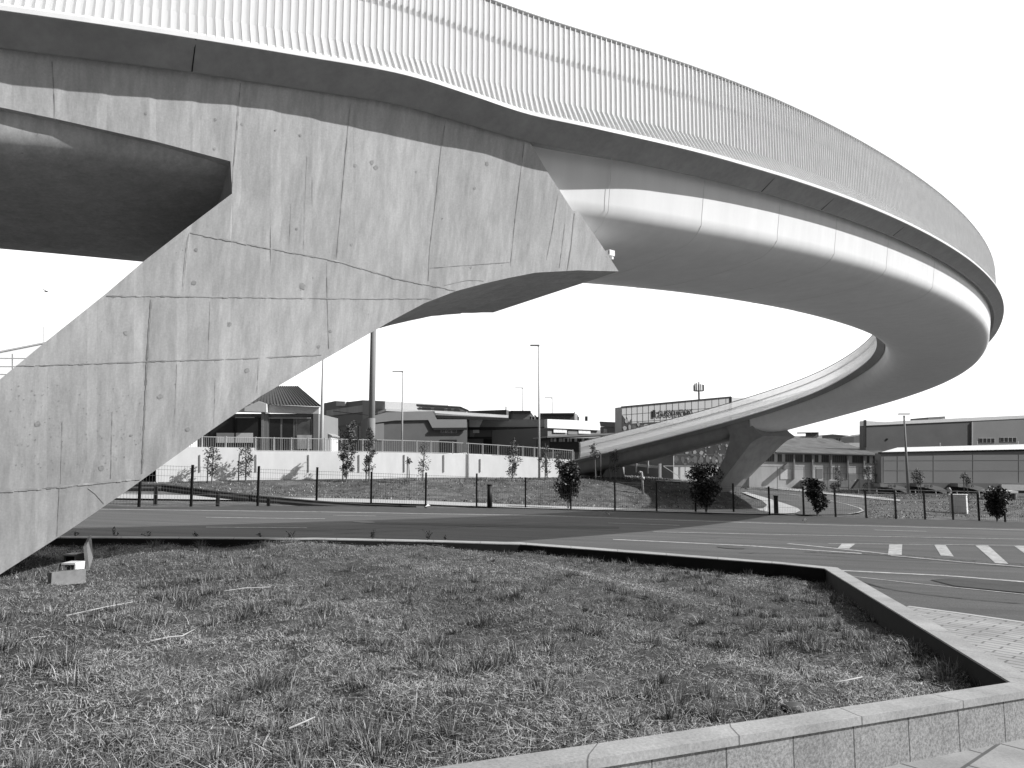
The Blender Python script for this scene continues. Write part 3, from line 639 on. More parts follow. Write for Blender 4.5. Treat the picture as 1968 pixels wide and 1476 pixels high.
# grass blades
def value_noise(X, Y, sc, seed):
    r = np.random.default_rng(seed); Gd = r.random((64, 64)); x = X / sc + 100; y = Y / sc + 100
    i, j = np.floor(x).astype(int), np.floor(y).astype(int); u, v = x - i, y - j; u = u * u * (3 - 2 * u); v = v * v * (3 - 2 * v)
    g_ = lambda a, b: Gd[a % 64, b % 64]
    return (g_(i, j) * (1 - u) + g_(i + 1, j) * u) * (1 - v) + (g_(i, j + 1) * (1 - u) + g_(i + 1, j + 1) * u) * v
def blades(name, X, Y, Z, Lh, wd, lean, mi, curl=.5, az=None):
    n = len(X); az = rng.uniform(0, 2 * np.pi, n) if az is None else az
    fa = az + np.pi / 2 + rng.normal(0, .5, n); wx, wy = np.cos(fa) * wd / 2, np.sin(fa) * wd / 2
    dx, dy = np.cos(az), np.sin(az)
    def pt(t, side):
        th = lean * (1 - curl) + lean * curl * 2 * t; th = np.minimum(th, 1.75)
        r_ = Lh * t * np.sin(th * .8 + .0); z = Lh * t * np.cos(th * .8)
        k = (1 - t) ** .6 if t < 1 else 0
        return np.stack([X + dx * r_ + side * wx * k, Y + dy * r_ + side * wy * k, Z + z], -1)
    V_ = np.stack([pt(0, -1), pt(0, 1), pt(.5, 1), pt(.5, -1), pt(1.0, 0)], 1).reshape(-1, 3)
    b = (np.arange(n) * 5)[:, None]; me = bpy.data.meshes.new(name)
    me.vertices.add(len(V_)); me.vertices.foreach_set('co', V_.ravel())
    li = np.concatenate([b + [0, 1, 2, 3], b + [3, 2, 4]], 1).ravel()
    me.loops.add(len(li)); me.loops.foreach_set('vertex_index', li.astype(np.int32))
    me.polygons.add(2 * n); ls = (np.arange(n) * 7)[:, None] + np.array([0, 4]); me.polygons.foreach_set('loop_start', ls.ravel().astype(np.int32))
    me.polygons.foreach_set('loop_total', np.tile([4, 3], n).astype(np.int32))
    for m in (M_BL1, M_BL2, M_BL3): me.materials.append(m)
    me.polygons.foreach_set('material_index', np.repeat(mi, 2).astype(np.int32)); me.update(calc_edges=True)
    o = bpy.data.objects.new(name, me); COL.objects.link(o); return o
def sample(n):
    Y = 2.9 + (14.5 - 2.9) * rng.random(n) ** 1.35; X = rng.uniform(-.74, .76, n) * Y
    k = inpoly(X, Y, poly_in); return X[k], Y[k]
allX, allY, allL, allW, allE, allM, allA = [], [], [], [], [], [], []
def push(X, Y, L_, w, lean, mi, az=None):
    allX.append(X); allY.append(Y); allL.append(L_); allW.append(w); allE.append(lean); allM.append(mi); allA.append(rng.uniform(0, 2 * np.pi, len(X)) if az is None else az)
X, Y = sample(640000); n1 = value_noise(X, Y, .55, 3); n2 = value_noise(X, Y, .16, 5); n3 = value_noise(X, Y, 1.9, 8)
dry = np.clip((n1 * .5 + n3 * .5 - .38) * 3.2, 0, 1); keep = rng.random(len(X)) < (.55 + .45 * n2); X, Y, dry, n1, n2 = [a[keep] for a in (X, Y, dry, n1, n2)]
r = rng.random(len(X)); mi = np.where(r < .12 + .42 * dry, 2, np.where(r < .60 + .25 * dry, 0, 1))
L_ = rng.uniform(.018, .052, len(X)) * (.7 + .9 * n1) * np.where(mi == 2, .9, 1); push(X, Y, L_, rng.uniform(.0026, .0055, len(X)) * (1 + .03 * Y), np.where(mi == 2, rng.uniform(.9, 1.75, len(X)), rng.uniform(.3, 1.5, len(X))), mi)
# tufts of longer grass
X, Y = sample(1500)
tn = value_noise(X, Y, 1.1, 21); k = rng.random(len(X)) < np.clip((tn - .25) * 1.6, .08, 1); X, Y = X[k], Y[k]
ex = [(1590, 1110), (1600, 1135), (1500, 1100), (1550, 1120), (1640, 1140), (1680, 1165), (1700, 1190), (1760, 1230), (1830, 1270), (1180, 1060), (1400, 1080), (1300, 1075), (470, 1180), (440, 1200), (500, 1190), (900, 1100), (1100, 1110), (1200, 1085), (500, 1330), (1550, 1215), (1250, 1290), (930, 1280), (1850, 1262), (1890, 1300)]
ep = [gp(x, y, GH) for x, y in ex]; X = np.concatenate([X, [p.x for p in ep], [p.x - .1 for p in ep], [p.x + .08 for p in ep]]); Y = np.concatenate([Y, [p.y for p in ep], [p.y - .15 for p in ep], [p.y + .05 for p in ep]])
nb = rng.integers(50, 170, len(X)); ci_ = np.repeat(np.arange(len(X)), nb); rad = np.abs(rng.normal(0, .07, len(ci_))) * rng.uniform(.6, 1.6, len(X))[ci_]; an = rng.uniform(0, 2 * np.pi, len(ci_))
tx, ty = X[ci_] + np.cos(an) * rad, Y[ci_] + np.sin(an) * rad; hh = rng.uniform(.05, .15, len(X))[ci_] * rng.uniform(.5, 1.25, len(ci_))
k = inpoly(tx, ty, poly_in); tmi = np.where(rng.random(len(ci_)) < .12, 2, np.where(rng.random(len(ci_)) < .55, 1, 0))
push(tx[k], ty[k], hh[k], rng.uniform(.0035, .006, k.sum()), rng.uniform(.1, .9, k.sum()), tmi[k], an[k] + rng.normal(0, .4, k.sum()))
# straw lying flat
X, Y = sample(26000); push(X, Y, rng.uniform(.04, .16, len(X)), rng.uniform(.0022, .0042, len(X)), rng.uniform(1.7, 1.95, len(X)), np.full(len(X), 2))
X, Y, L_, wd, le, mi, az = [np.concatenate(a) for a in (allX, allY, allL, allW, allE, allM, allA)]
tag(blades('grass', X, Y, hsoil(X, Y) + np.where(le > 1.65, .03, -.004), L_, wd, le, mi, az=az), 'rough dry grass with darker tufts filling the granite planter', 'grass', kind='stuff')
# pavement with its kerb
kb = [(1742, 1166.5), (1850, 1181), (1968, 1198), (2300, 1246)]
pk = [gp(x, y, .05) for x, y in kb]
pv = [Vector((PO_[-1].x + .3, PO_[-1].y - .6, 0))] + pk + [Vector((30, -8, 0)), Vector((-14, -8, 0)), Vector((-14, 1.0, 0)), Vector((fl_out.x - .5, fl_out.y, 0))]
pv = [gp(1742, 1166.5, .05), gp(1850, 1181, .05), gp(1968, 1198, .05), gp(2300, 1246, .05), Vector((26, -8, 0)), Vector((-12, -8, 0)), Vector((fl_out.x, fl_out.y, 0)) , Vector((cor.x, cor.y, 0)) + (Vector((ci.x, ci.y, 0)) - Vector((cor.x, cor.y, 0))).normalized() * .1]
def sheet(name, P, h, m, ang=0.0):
    vs = [Vector((p.x, p.y, gpl(p.x, p.y) + h)) for p in P]; ca, sa = math.cos(ang), math.sin(ang)
    return mesh_obj(name, vs, [tuple(range(len(vs)))[::-1]], m, uvs=[(p.x * ca + p.y * sa + 50, -p.x * sa + p.y * ca + 50) for p in vs])
split = [pv[0], pv[1], pv[2], pv[3]]
kd = (pk[2] - pk[0]); kang = math.atan2(kd.y, kd.x)
frd = (B_out - C_out); fang = math.atan2(frd.y, frd.x) + .02
tag(sheet('pavement', [pv[0], pv[1], pv[2], pv[3], Vector((26, -8, 0)), cor + Vector((4, -12, 0)) if False else Vector((cor.x + 3.0, -8, 0)), Vector((cor.x + .02, cor.y + .05, 0))], .05, M_BRICKP, kang), kind='structure')
tag(sheet('pavement', [Vector((cor.x + .02, cor.y + .05, 0)), Vector((cor.x + 3.0, -8, 0)), Vector((-12, -8, 0)), Vector((fl_out.x, fl_out.y, 0))], .05, M_SLABP, fang + .25), kind='structure')
mb = MB()
for a, b in zip(pk[:-1], pk[1:]):
    d = (b - a).normalized(); n = Vector((-d.y, d.x, 0)) * .12
    q = [a, b, b + n, a + n]; z = lambda p, h: Vector((p.x, p.y, gpl(p.x, p.y) + h)); mb.hexa([z(p, -.02) for p in q] + [z(p, .055) for p in q])
tag(mb.build('kerb', M_PAVE), kind='structure')
# weeds standing along the far rim
def weed(px, py, hgt, seed, label):
    r_ = random.Random(seed); p = gp(px, py + 8, GH); w = thing('weed', label, 'weed', p, 'weeds along the far rim of the planter')
    st, lf = MB(), MB()
    for k in range(r_.randint(3, 5)):
        a = r_.uniform(0, 6.28); h = hgt * r_.uniform(.6, 1.1); ln = r_.uniform(.1, .7); q = [p + Vector((math.cos(a) * ln * h * t * t, math.sin(a) * .4 * ln * h * t, h * t)) for t in (0, .35, .7, 1)]
        st.tube(q, .004, 4)
        for _ in range(9):
            t = r_.uniform(.3, 1); c = p + Vector((math.cos(a) * ln * h * t * t, math.sin(a) * .4 * ln * h * t, h * t)); d = Vector((r_.uniform(-1, 1), r_.uniform(-1, 1), r_.uniform(-.3, .8))).normalized() * r_.uniform(.03, .075)
            s_ = d.cross(Vector((r_.random(), r_.random(), 1))).normalized() * .010; lf.add([c, c + d * .5 + s_, c + d, c + d * .5 - s_], [(0, 1, 2, 3)])
    st.build('stem', M_BL2, w); lf.build('foliage', M_LEAFD, w)
for i, (x, h, lb) in enumerate(((145, .32, 'dark weed on the planter rim nearest the leaning pier leg'), (218, .36, 'bushy dark weed second from the pier leg along the rim'), (283, .3, 'low dark weed third from the pier leg along the rim'), (378, .38, 'upright dark weed below the first pair of lane dashes'),
        (500, .34, 'forked dark weed on the rim below the middle of the lane dash'), (560, .32, 'arching dark weed at the right end of the rim shadow'), (715, .36, 'thin spreading weed on the rim under the thick mast'), (822, .4, 'tall weed on the rim where the bridge shadow starts'), (855, .28, 'small dark weed just right of the tall rim weed'))):
    weed(x, 1034, h * .62, i, lb)
# fallen sticks
def stick(pts, r, label, fork=None):
    P = [gp(x, y, GH + .06 - .1 * float(sst(1100, 1500, x))) for x, y in pts]; mb = MB(); mb.tube(P, [r * (1 - .5 * i / len(P)) for i in range(len(P))], 6)
    if fork: mb.tube([gp(x, y, GH + .08) for x, y in fork], r * .5, 5)
    tag(mb.build('stick', mat('bleached_wood', .42, .85, .2, nscale=20), smooth=True), label, 'stick', 'fallen sticks in the grass')
stick([(1600, 1312), (1625, 1308), (1657, 1301)], .007, 'pale dry stick lying in the grass near the diagonal coping')
stick([(290, 1232), (325, 1224), (350, 1222), (373, 1210)], .007, 'bent pale stick in the grass on the left', [(318, 1225), (306, 1206), (300, 1200)])
stick([(128, 1183), (205, 1166), (255, 1157)], .006, 'long thin stick behind the open floodlight pit')
stick([(430, 1136), (470, 1130), (520, 1128)], .005, 'slim stick crossing the bright grass left of centre')
stick([(35, 1238), (60, 1226), (95, 1222)], .006, 'short forked stick near the left edge of the grass', [(55, 1229), (62, 1240)])
stick([(555, 1400), (590, 1385), (605, 1378)], .006, 'short pale stick low in the grass left of centre')
stick([(1430, 1418), (1458, 1406), (1470, 1402)], .005, 'little stick beside the front coping')
# half buried stone
p = gp(1524, 1366, GH - .11); bm = bmesh.new(); bmesh.ops.create_icosphere(bm, subdivisions=3, radius=.07)
for v in bm.verts:
    v.co.z *= .5; v.co.x *= 1.1; v.co *= 1 + .12 * math.sin(v.co.x * 40) * math.cos(v.co.y * 33) + random.uniform(-.02, .02)
me = bpy.data.meshes.new('stone'); bm.to_mesh(me); bm.free(); me.materials.append(mat('dark_stone', .1, .9, .3, nscale=14)); o = bpy.data.objects.new('stone', me); COL.objects.link(o); o.location = p + Vector((0, 0, .02)); me.polygons.foreach_set('use_smooth', [True] * len(me.polygons))
tag(o, 'smooth grey stone half buried in grass by the front coping', 'stone')
# floodlight pit near the leg
def gq(x, y, h=0): return gp(x, y, GH + h)
M_LID = mat('pit_lid', .2, .7, .3, nscale=8)
a, b = gq(98, 1128), gq(164, 1120); d = (b - a); n = Vector((-d.y, d.x, 0)).normalized() * .06
mb = MB(); mb.hexa([a, b, b + n, a + n] + [q + Vector((0, 0, .15)) for q in (a, b, b + n, a + n)]); o = mb.build('box_kerb', mat('cast_concrete_kerb', .2, .85, .2, nscale=12))
tag(o, 'low concrete kerb block in front of the two ground floodlights', 'kerb block')
a, b = gq(165, 1098), gq(172, 1078); mb = MB(); u = Vector((-.05, 0, .30)); w_ = (b - a) * 1.3; t_ = Vector((.035, .01, .02)); mb.hexa([a, a + w_, a + w_ + t_, a + t_] + [q + u for q in (a, a + w_, a + w_ + t_, a + t_)])
tag(mb.build('pit_lid', M_LID), 'dark steel lid standing open on edge beside the floodlights', 'lid')
for x, y, lb in ((137, 1101, 'nearer white ground floodlight behind the kerb block'), (138, 1083, 'farther white ground floodlight beside the open lid')):
    c = gq(x, y); fl = thing('ground_floodlight', lb, 'floodlight', c, 'floodlights on the ground by the pier leg')
    mb = MB(); X0, Y0, Z0, D = .085, 0, .11, .16
    mb.box(c + Vector((-.078, .03, 0)), .016, .2, .12); mb.box(c + Vector((.078, .03, 0)), .016, .2, .12); mb.box(c + Vector((0, .03, .105)), .17, .21, .022); mb.box(c + Vector((0, .125, 0)), .14, .016, .105)
    mb.build('housing', M_WHITE, fl); mb = MB(); mb.box(c + Vector((0, -.02, .02)), .13, .012, .075); mb.build('lens', M_GLASS, fl)
# ================================================================== FENCE ALONG THE ROAD
FN = thing('roadside_fence', 'dark wire mesh fence on black posts along the far side of the road', 'fence', gp(1010, 977))
FP = [gp(x, y) for x, y in fence_px]
for i, p in enumerate(FP):
    mb = MB(); mb.box(p + Vector((0, 0, -.1)), .085, .085, 1.75 + .06 * math.sin(i * 2.1)); mb.build('post', M_BLACK, FN)
M_WIRE = mat('fence_wire', .09, .5, .1)
for p, q in zip(FP[:-1], FP[1:]):
    mb = MB(); d = q - p; n = max(4, int(d.length / .11)); up = Vector((0, 0, 1))
    for k in range(1, n):
        c = p + d * (k / n); mb.add([c + up * .06 - d.normalized() * .004, c + up * .06 + d.normalized() * .004, c + up * 1.55 + d.normalized() * .004, c + up * 1.55 - d.normalized() * .004], [(0, 1, 2, 3)])
    for h in (.08, .45, .8, 1.15, 1.38, 1.52): mb.bar(p + up * h, q + up * h, .011)
    mb.build('mesh_panel', M_WIRE, FN)
# guard rail
GR = thing('guard_rail', 'dark steel crash barrier sloping down into the verge behind the mesh fence', 'guard rail', tp(400, 972))
gpt = [(120, 929, 968), (242, 931.5, 970), (308, 932, 970), (400, 943.5, 972), (496, 954, 973), (600, 963, 974), (700, 969.5, 974.5), (800, 973.5, 975.5)]
base = [gp(x, b_ - 1.5) for x, t_, b_ in gpt]; ht = [(b_ - t_) / FPX * p.y for (x, t_, b_), p in zip(gpt, base)]
def railz(k): return base[k] + Vector((0, .05, max(ht[k], .05)))
pf = [(0, 0), (.05, -.04), (.0, -.09), (.0, -.13), (.05, -.18), (0, -.3)]
rows = [[railz(k) + Vector((0, -dx, dz)) for k in range(len(gpt))] for dx, dz in pf]
n = len(gpt); vs = [v for r_ in rows for v in r_]; fs = [(j * n + i, j * n + i + 1, (j + 1) * n + i + 1, (j + 1) * n + i) for j in range(len(pf) - 1) for i in range(n - 1)]
mesh_obj('beam', vs, fs, M_DARK, GR)
for x, yt, yb in ((180, 934, 970), (295.6, 935, 970.5), (416, 947, 972.7), (514, 957, 973.5)):
    mb = MB(); b_ = gp(x, yb - .5); mb.box(b_ - Vector((0, -.12, .1)), .12, .1, (yb - yt) / FPX * b_.y + .08); mb.build('post', M_DARK, GR)
# ================================================================== RAILING ON THE RETAINING WALL
RL = thing('parapet_railing', 'galvanised upright bar railing standing on top of the white retaining wall', 'railing', V.at(760, 869, -.15))
tops = [(300, 838), (489, 841), (600, 843), (700, 845), (760, 846), (852, 849), (925, 853.5), (1000, 858), (1103, 866)]
bots = [(300, 860), (489, 868), (600, 868.5), (700, 869.5), (760, 870.5), (852, 872.5), (925, 875), (1000, 879), (1103, 886)]
tx_ = lambda x: float(np.interp(x, [a for a, b in tops], [b for a, b in tops])); bx_ = lambda x: float(np.interp(x, [a for a, b in bots], [b for a, b in bots]))
for x in (388, 434, 491, 526, 560, 592, 624, 656, 697, 735, 773, 801, 828, 870, 900, 928, 957, 1005, 1027, 1063, 1101):
    mb = MB(); mb.bar(V.at(x, bx_(x) + 1, -.12), V.at(x, tx_(x) - 1.5, -.12), .085); mb.build('post', M_PALE, RL)
mb = MB()
for a, b in zip(range(300, 1100, 40), range(340, 1140, 40)):
    b = min(b, 1103); mb.bar(V.at(a, tx_(a), -.12), V.at(b, tx_(b), -.12), .05); mb.bar(V.at(a, bx_(a) - 2, -.12), V.at(b, bx_(b) - 2, -.12), .04)
mb.build('top_rail', M_PALE, RL); mb = MB(); x = 302
while x < 1102: mb.bar(V.at(x, bx_(x) - 2, -.12), V.at(x, tx_(x), -.12), .026); x += 4.3
mb.build('baluster_row', M_GALV, RL)
# ================================================================== BUILDINGS
def bld(name, label, a, b, cat='building'):
    v = VP(a, b); o = thing(name, label, cat, v.at(a[0], 900)); return v, o
def pl(v, o, name, pts, m, back=.1, out=0.0):
    mb = MB(); v.poly(mb, pts, back, out); return mb.build(name, m, o)
def rc(v, o, name, x0, y0, x1, y1, m, back=.1, out=0.0): return pl(v, o, name, [(x0, y0), (x1, y0), (x1, y1), (x0, y1)], m, back, out)
def window(v, o, x0, y0, x1, y1, panes=2, frame=M_PALE, glass=M_GLASS, out=.04, y0r=None, y1r=None):
    y0r = y0 if y0r is None else y0r; y1r = y1 if y1r is None else y1r
    w = pl(v, o, 'window', [(x0, y0), (x1, y0r), (x1, y1r), (x0, y1)], frame, .05, out)
    mb = MB(); wd = (x1 - x0) / panes
    for k in range(panes):
        a, b = x0 + wd * k + wd * .08, x0 + wd * (k + 1) - wd * .08; f = lambda x, A, B: A + (B - A) * (x - x0) / (x1 - x0)
        v.poly(mb, [(a, f(a, y0, y0r) + .5), (b, f(b, y0, y0r) + .5), (b, f(b, y1, y1r) - .5), (a, f(a, y1, y1r) - .5)], .02, out + .012)
    mb.build('pane', glass, w); return w
# far left pale hall glimpsed above the leg
v, o = bld('panel_hall', 'pale panelled hall glimpsed above the leaning pier leg at the far left', (-200, 62), (90, 72))
pl(v, o, 'wall', [(-300, 712), (0, 677), (86, 660), (140, 668), (140, 900), (-300, 900)], mat('pale_cladding', .62, .7, .05), 12)
mb = MB(); v.lines(mb, [(-300, 710), (0, 675.5), (86, 658.5), (140, 666)], .14, .06)
for y in (689, 705, 720): v.lines(mb, [(-300, y - 3), (140, y)], .05)
for x in (-60, 24, 60, 110): v.lines(mb, [(x, 680), (x, 890)], .05)
mb.build('roof_trim', M_GALV, o); mb = MB(); mb.tube([v.at(84, 664, -.5), v.at(84, 628, -.5)], .03, 5); mb.build('aerial', M_GALV, o)
# glazed showroom with hipped metal roof
v, o = bld('showroom', 'small glazed showroom with dark ribbed hipped roof and white fascia band', (480, 72), (613, 72))
back = Vector((0, 9, 0))
rc(v, o, 'wall', 380, 795, 613, 872, M_MID, 8, -.35)
e = [v.at(500, 776, .5), v.at(617, 781.5, .5)]; r1, r2 = v.at(515, 743.5, -4), v.at(571, 742.5, -4); eb = [v.at(500, 776, -9), v.at(617, 781.5, -9)]
e0 = v.at(380, 772, .5); r0 = v.at(440, 742, -4); e0b = v.at(380, 772, -9); mb = MB(); mb.add([e0, e[1], r2, r0, e0b, eb[1]], [(0, 1, 2, 3), (1, 5, 2), (5, 4, 3, 2), (4, 0, 3), (0, 4, 5, 1)])
for k in range(38):
    t = k / 37; a_ = e0.lerp(e[1], t); b_ = r0.lerp(r2, t); mb.bar(a_ + Vector((0, -.02, .05)), b_ + Vector((0, 0, .05)), .07)
mb.build('roof', mat('ribbed_roof', .085, .6, .2), o)
pl(v, o, 'fascia', [(380, 776), (496, 776.5), (613, 782), (613, 795.5), (500, 792.5), (380, 790)], M_WHITE, .5, .1)
g_ = thing if False else None
pl(v, o, 'gable', [(470, 790.5), (470, 783), (497, 771), (512, 776), (512, 792)], M_WHITE, .4, .75)
mb = MB(); v.rect(mb, 502, 792, 507, 870, .5, .12); mb.build('column', M_GALV, o); mb = MB(); v.rect(mb, 507, 794, 515, 870, .5, .10); mb.build('column', M_MID, o)
mb = MB(); v.rect(mb, 602, 795, 612, 870, .6, .12); mb.build('column', M_MID, o)
window(v, o, 400, 802, 451, 858, 1, M_DARK); window(v, o, 452, 802, 500, 858, 1, M_DARK)
window(v, o, 516, 803, 566, 866, 2, M_MID); window(v, o, 568, 805, 601, 866, 1, M_MID, mat('reflecting_glass', .16, .2, .6, nscale=.4, spec=.6))
rc(v, o, 'banner', 416, 832, 450, 851, M_WHITE, .02, .09); rc(v, o, 'banner', 453, 832, 486, 851, M_WHITE, .02, .09)
rc(v, o, 'banner', 571, 836, 600, 863, mat('pale_poster', .5, .6, .35, nscale=1.2), .02, .09)
mb = MB(); v.rect(mb, 452, 801.5, 489, 803.2, .1, .14); v.rect(mb, 516, 802.5, 597, 804.2, .1, .14); mb.build('blind_box', M_PALE, o)
v2, o2 = bld('kiosk', 'little white gabled kiosk between the showroom and the bushy young tree', (612, 76), (636, 76)); pl(v2, o2, 'wall', [(615, 838), (628, 834), (636, 839), (636, 868), (615, 868)], M_WHITE, 3); pl(v2, o2, 'roof', [(613, 837), (628, 831.5), (638, 837), (638, 839), (628, 834), (613, 839.5)], M_GALV, 3.4, .2)
# stepped grey building
v, o = bld('stepped_block', 'stepped grey block with bright cladding band and pale corner tower behind the thick mast', (618, 112), (740, 98))
pl(v, o, 'wall', [(617.5, 776), (644, 770.5), (672, 772), (697, 769), (697, 870), (617.5, 870)], M_MID, 12)
pl(v, o, 'tower', [(696.5, 769), (740, 771), (740, 793.5), (716, 797), (697, 812)], mat('pale_render', .42, .8, .05), 10, .3)
pl(v, o, 'cladding_band', [(627, 789), (697, 778.5), (697, 791.5), (627, 800)], M_OLDW, .2, .15)
pl(v, o, 'cladding_band', [(627, 803), (697, 795), (697, 813), (627, 822)], M_PANEL, .2, .12)
rc(v, o, 'roof_unit', 646, 771.5, 663, 780, M_PALE, 1, .3)
for x0, x1 in ((680, 688), (689, 697)): window(v, o, x0, 818, x1, 842, 1, M_DARK)
pl(v, o, 'arch_door', [(634, 868), (634, 828), (638, 821), (644, 818), (650, 821), (654, 828), (654, 868)], M_GLASS, .05, .06)
def text(body, size, v, px, py, m, parent, name='lettering', out=.15, ext=.02, sx=1.0, px2=None):
    cu = bpy.data.curves.new(name, 'FONT'); cu.body = body; cu.size = size; cu.extrude = ext; cu.align_x = 'LEFT'
    ob = bpy.data.objects.new(name, cu); COL.objects.link(ob); dg = bpy.context.evaluated_depsgraph_get(); me = bpy.data.meshes.new_from_object(ob.evaluated_get(dg))
    bpy.data.objects.remove(ob); vs_ = np.array([q.co[:] for q in me.vertices]); wdt = vs_[:, 0].max(); o_ = v.at(px, py, out)
    dirv = v.d if v.d.x > 0 else -v.d; s_ = sx
    if px2 is not None: s_ = (v.at(px2, py, out) - o_).dot(dirv) / wdt
    P_ = [o_ + dirv * (q[0] * s_) + Vector((0, 0, 1)) * q[1] + v.n * q[2] for q in vs_]
    fs_ = [tuple(p_.vertices) for p_ in me.polygons]; bpy.data.meshes.remove(me); return mesh_obj(name, P_, fs_, m, parent)
text('omo', 1.0, v, 718, 792, M_GALV, o, 'lettering', .35, .02, 1, 733)
# industrial hall with emblem (left part)
M_SIGN = mat('sign_dark', .05, .6, .1)
def emblem(v, o, cx_, cy_, r_, m=M_SIGN):
    mb = MB(); c = v.at(cx_, cy_, .12); dr = v.d if v.d.x > 0 else -v.d; s = v.at(cx_ + 1, cy_, .12).x - c.x; up = Vector((0, 0, 1)); Rr = r_ * s
    def P(x, y): return c + dr * (x * Rr) + up * (y * Rr)
    def stroke(pts, w=.14):
        for a, b in zip(pts[:-1], pts[1:]): mb.bar(P(*a), P(*b), w * Rr)
    stroke([(math.cos(R(t)), math.sin(R(t))) for t in range(30, 336, 17)], .16)
    stroke([(math.cos(R(t)), math.sin(R(t))) for t in range(-20, 25, 11)], .08)
    stroke([(-1.5, .85), (-1.5, .25), (-1.25, .5), (-1.5, .85)]); stroke([(-1.5, -.85), (-1.5, -.25), (-1.25, -.5), (-1.5, -.85)])
    stroke([(1.35, .8), (1.1, .3), (1.1, -.3), (1.35, -.8), (1.35, .8)]); stroke([(-.45, .3), (-.45, -.3)]); stroke([(-.1, -.3), (-.1, .3), (.25, -.3), (.25, .3)], .1)
    return mb.build('emblem', m, o)
v, o = bld('industrial_hall', 'long dark industrial hall with round bracketed emblem, raised roof monitor and pale roof edge', (717, 92), (898, 96))
pl(v, o, 'wall', [(720, 798), (742, 792), (835, 790), (842, 808), (898, 806), (898, 870), (720, 870)], M_PANELD, 14, 0)
pl(v, o, 'fascia', [(716, 800), (742, 792.5), (800, 790.5), (831, 790.3), (840, 806), (897, 806), (897, 823.5), (832, 824), (823, 807), (760, 808), (716, 813)], M_MID, .4, .3)
pl(v, o, 'roof_edge', [(742, 785.5), (830, 789), (870, 791), (977, 798), (977, 803.5), (870, 796.5), (838, 794), (742, 790)], M_ROOFL, 6, -.6)
pl(v, o, 'clerestory', [(838, 795), (977, 803), (977, 806.5), (838, 806.5)], M_GALV, .3, -.2)
pl(v, o, 'roof_monitor', [(741, 776), (884, 783.5), (897, 790), (897, 793), (741, 787)], M_GALV, 5, -7)
mb = MB()
for x in (755, 783, 808, 831, 857, 870): rc(v, o, 'rooflight', x - 3, 780 + (x - 741) * .042, x + 3, 785 + (x - 741) * .042, M_WHITE, .1, -6.9)
mb = MB(); v.lines(mb, [(741, 775.6), (884, 783), (900, 790)], .25, -6.8); v.lines(mb, [(741, 782.5), (884, 789)], .18, -6.8); v.lines(mb, [(838, 800.5), (977, 806)], .35, .1); v.lines(mb, [(832, 824.5), (897, 824)], .3, .4); mb.build('gutter', M_DARK, o)
rc(v, o, 'side_door', 721, 813, 738, 845, M_MID, .1, .15)
window(v, o, 847, 826, 878, 832, 3); rc(v, o, 'door', 846, 845, 878, 870, M_DARK, .05, .1)
emblem(v, o, 793, 799, 6.3)
v, o = bld('office_hall', 'dark office hall with grey fascia, a second emblem and a row of small windows', (896, 100), (1054, 98))
rc(v, o, 'wall', 897, 806, 1053.5, 872, M_PANELD, 12); pl(v, o, 'fascia', [(897, 806), (1053.5, 806.5), (1053.5, 822.7), (897, 823)], M_MID, .4, .35)
pl(v, o, 'pale_panel', [(902, 806.3), (928, 806.5), (920, 823), (902, 823)], M_WHITE, .05, .45)  # slant-edged panels, paler than the fascia and wall behind them
pl(v, o, 'pale_panel', [(903, 826), (917, 826), (909, 841), (903, 841)], M_PANEL, .05, .1)
for x0, x1 in ((909, 921),): window(v, o, x0, 824.5, x1, 832, 2, M_WHITE, M_WHITE, .15)
for x0, x1 in ((953, 967), (996, 1010), (1026, 1041)): window(v, o, x0, 826, x1, 832, 2)
for x0, x1 in ((929, 953), (972, 995), (1015, 1026)): rc(v, o, 'door', x0, 842, x1, 870, M_BLACK, .05, .05)
mb = MB(); v.lines(mb, [(897, 823.6), (1053, 823.3)], .35, .3); v.lines(mb, [(897, 841.5), (1053, 841.2)], .25, .06); mb.build('trim', M_DARK, o)
emblem(v, o, 981, 814.5, 6.2)
v, o = bld('roof_plant_block', 'grey plant room block rising behind the second emblem', (982, 112), (1030, 112)); pl(v, o, 'wall', [(982, 792), (1020, 792), (1030, 806), (1030, 812), (982, 812)], M_MID, 6); mb = MB(); v.lines(mb, [(981, 792), (1020, 792)], .4, .2); v.lines(mb, [(980, 791), (980, 806)], .4, .2); mb.build('coping', M_DARK, o)
mb = MB()
for k in range(14): x = 1020 + 15 * random.random(); mb.bar(v.at(x, 797 + 6 * random.random(), .3), v.at(x + random.uniform(-2, 3), 806, .3), .2)
mb.build('roof_pipe', M_PALE, o)
v, o = bld('corrugated_block', 'dark corrugated roof block behind the bright right fascia', (1038, 114), (1110, 114)); pl(v, o, 'wall', [(1039, 796.5), (1104, 796), (1106, 812), (1039, 812)], M_PANELD, 8); mb = MB(); v.lines(mb, [(1038, 796.5), (1104, 796)], .35, .2); mb.build('coping', M_DARK, o)
mb = MB()
for k, x in enumerate((1104, 1107, 1110, 1112)): mb.bar(v.at(x, 792 + 3 * k, .3), v.at(x, 808, .3), .16)
mb.build('roof_pipe', M_GALV, o)
v, o = bld('long_shed', 'long dark shed roof seen behind the industrial hall ridge', (895, 130), (978, 128)); pl(v, o, 'wall', [(898, 790), (972, 787.5), (972, 800), (898, 800)], M_PANELD, 6); mb = MB(); mb.tube([v.at(972.5, 800, .3), v.at(972.5, 781, .3)], .09, 5); mb.build('mast', M_DARK, o)
v, o = bld('white_fascia_hall', 'sunlit hall with broad white fascia, emblem and bright strip windows above a dark canopy', (1053, 92), (1154, 99))
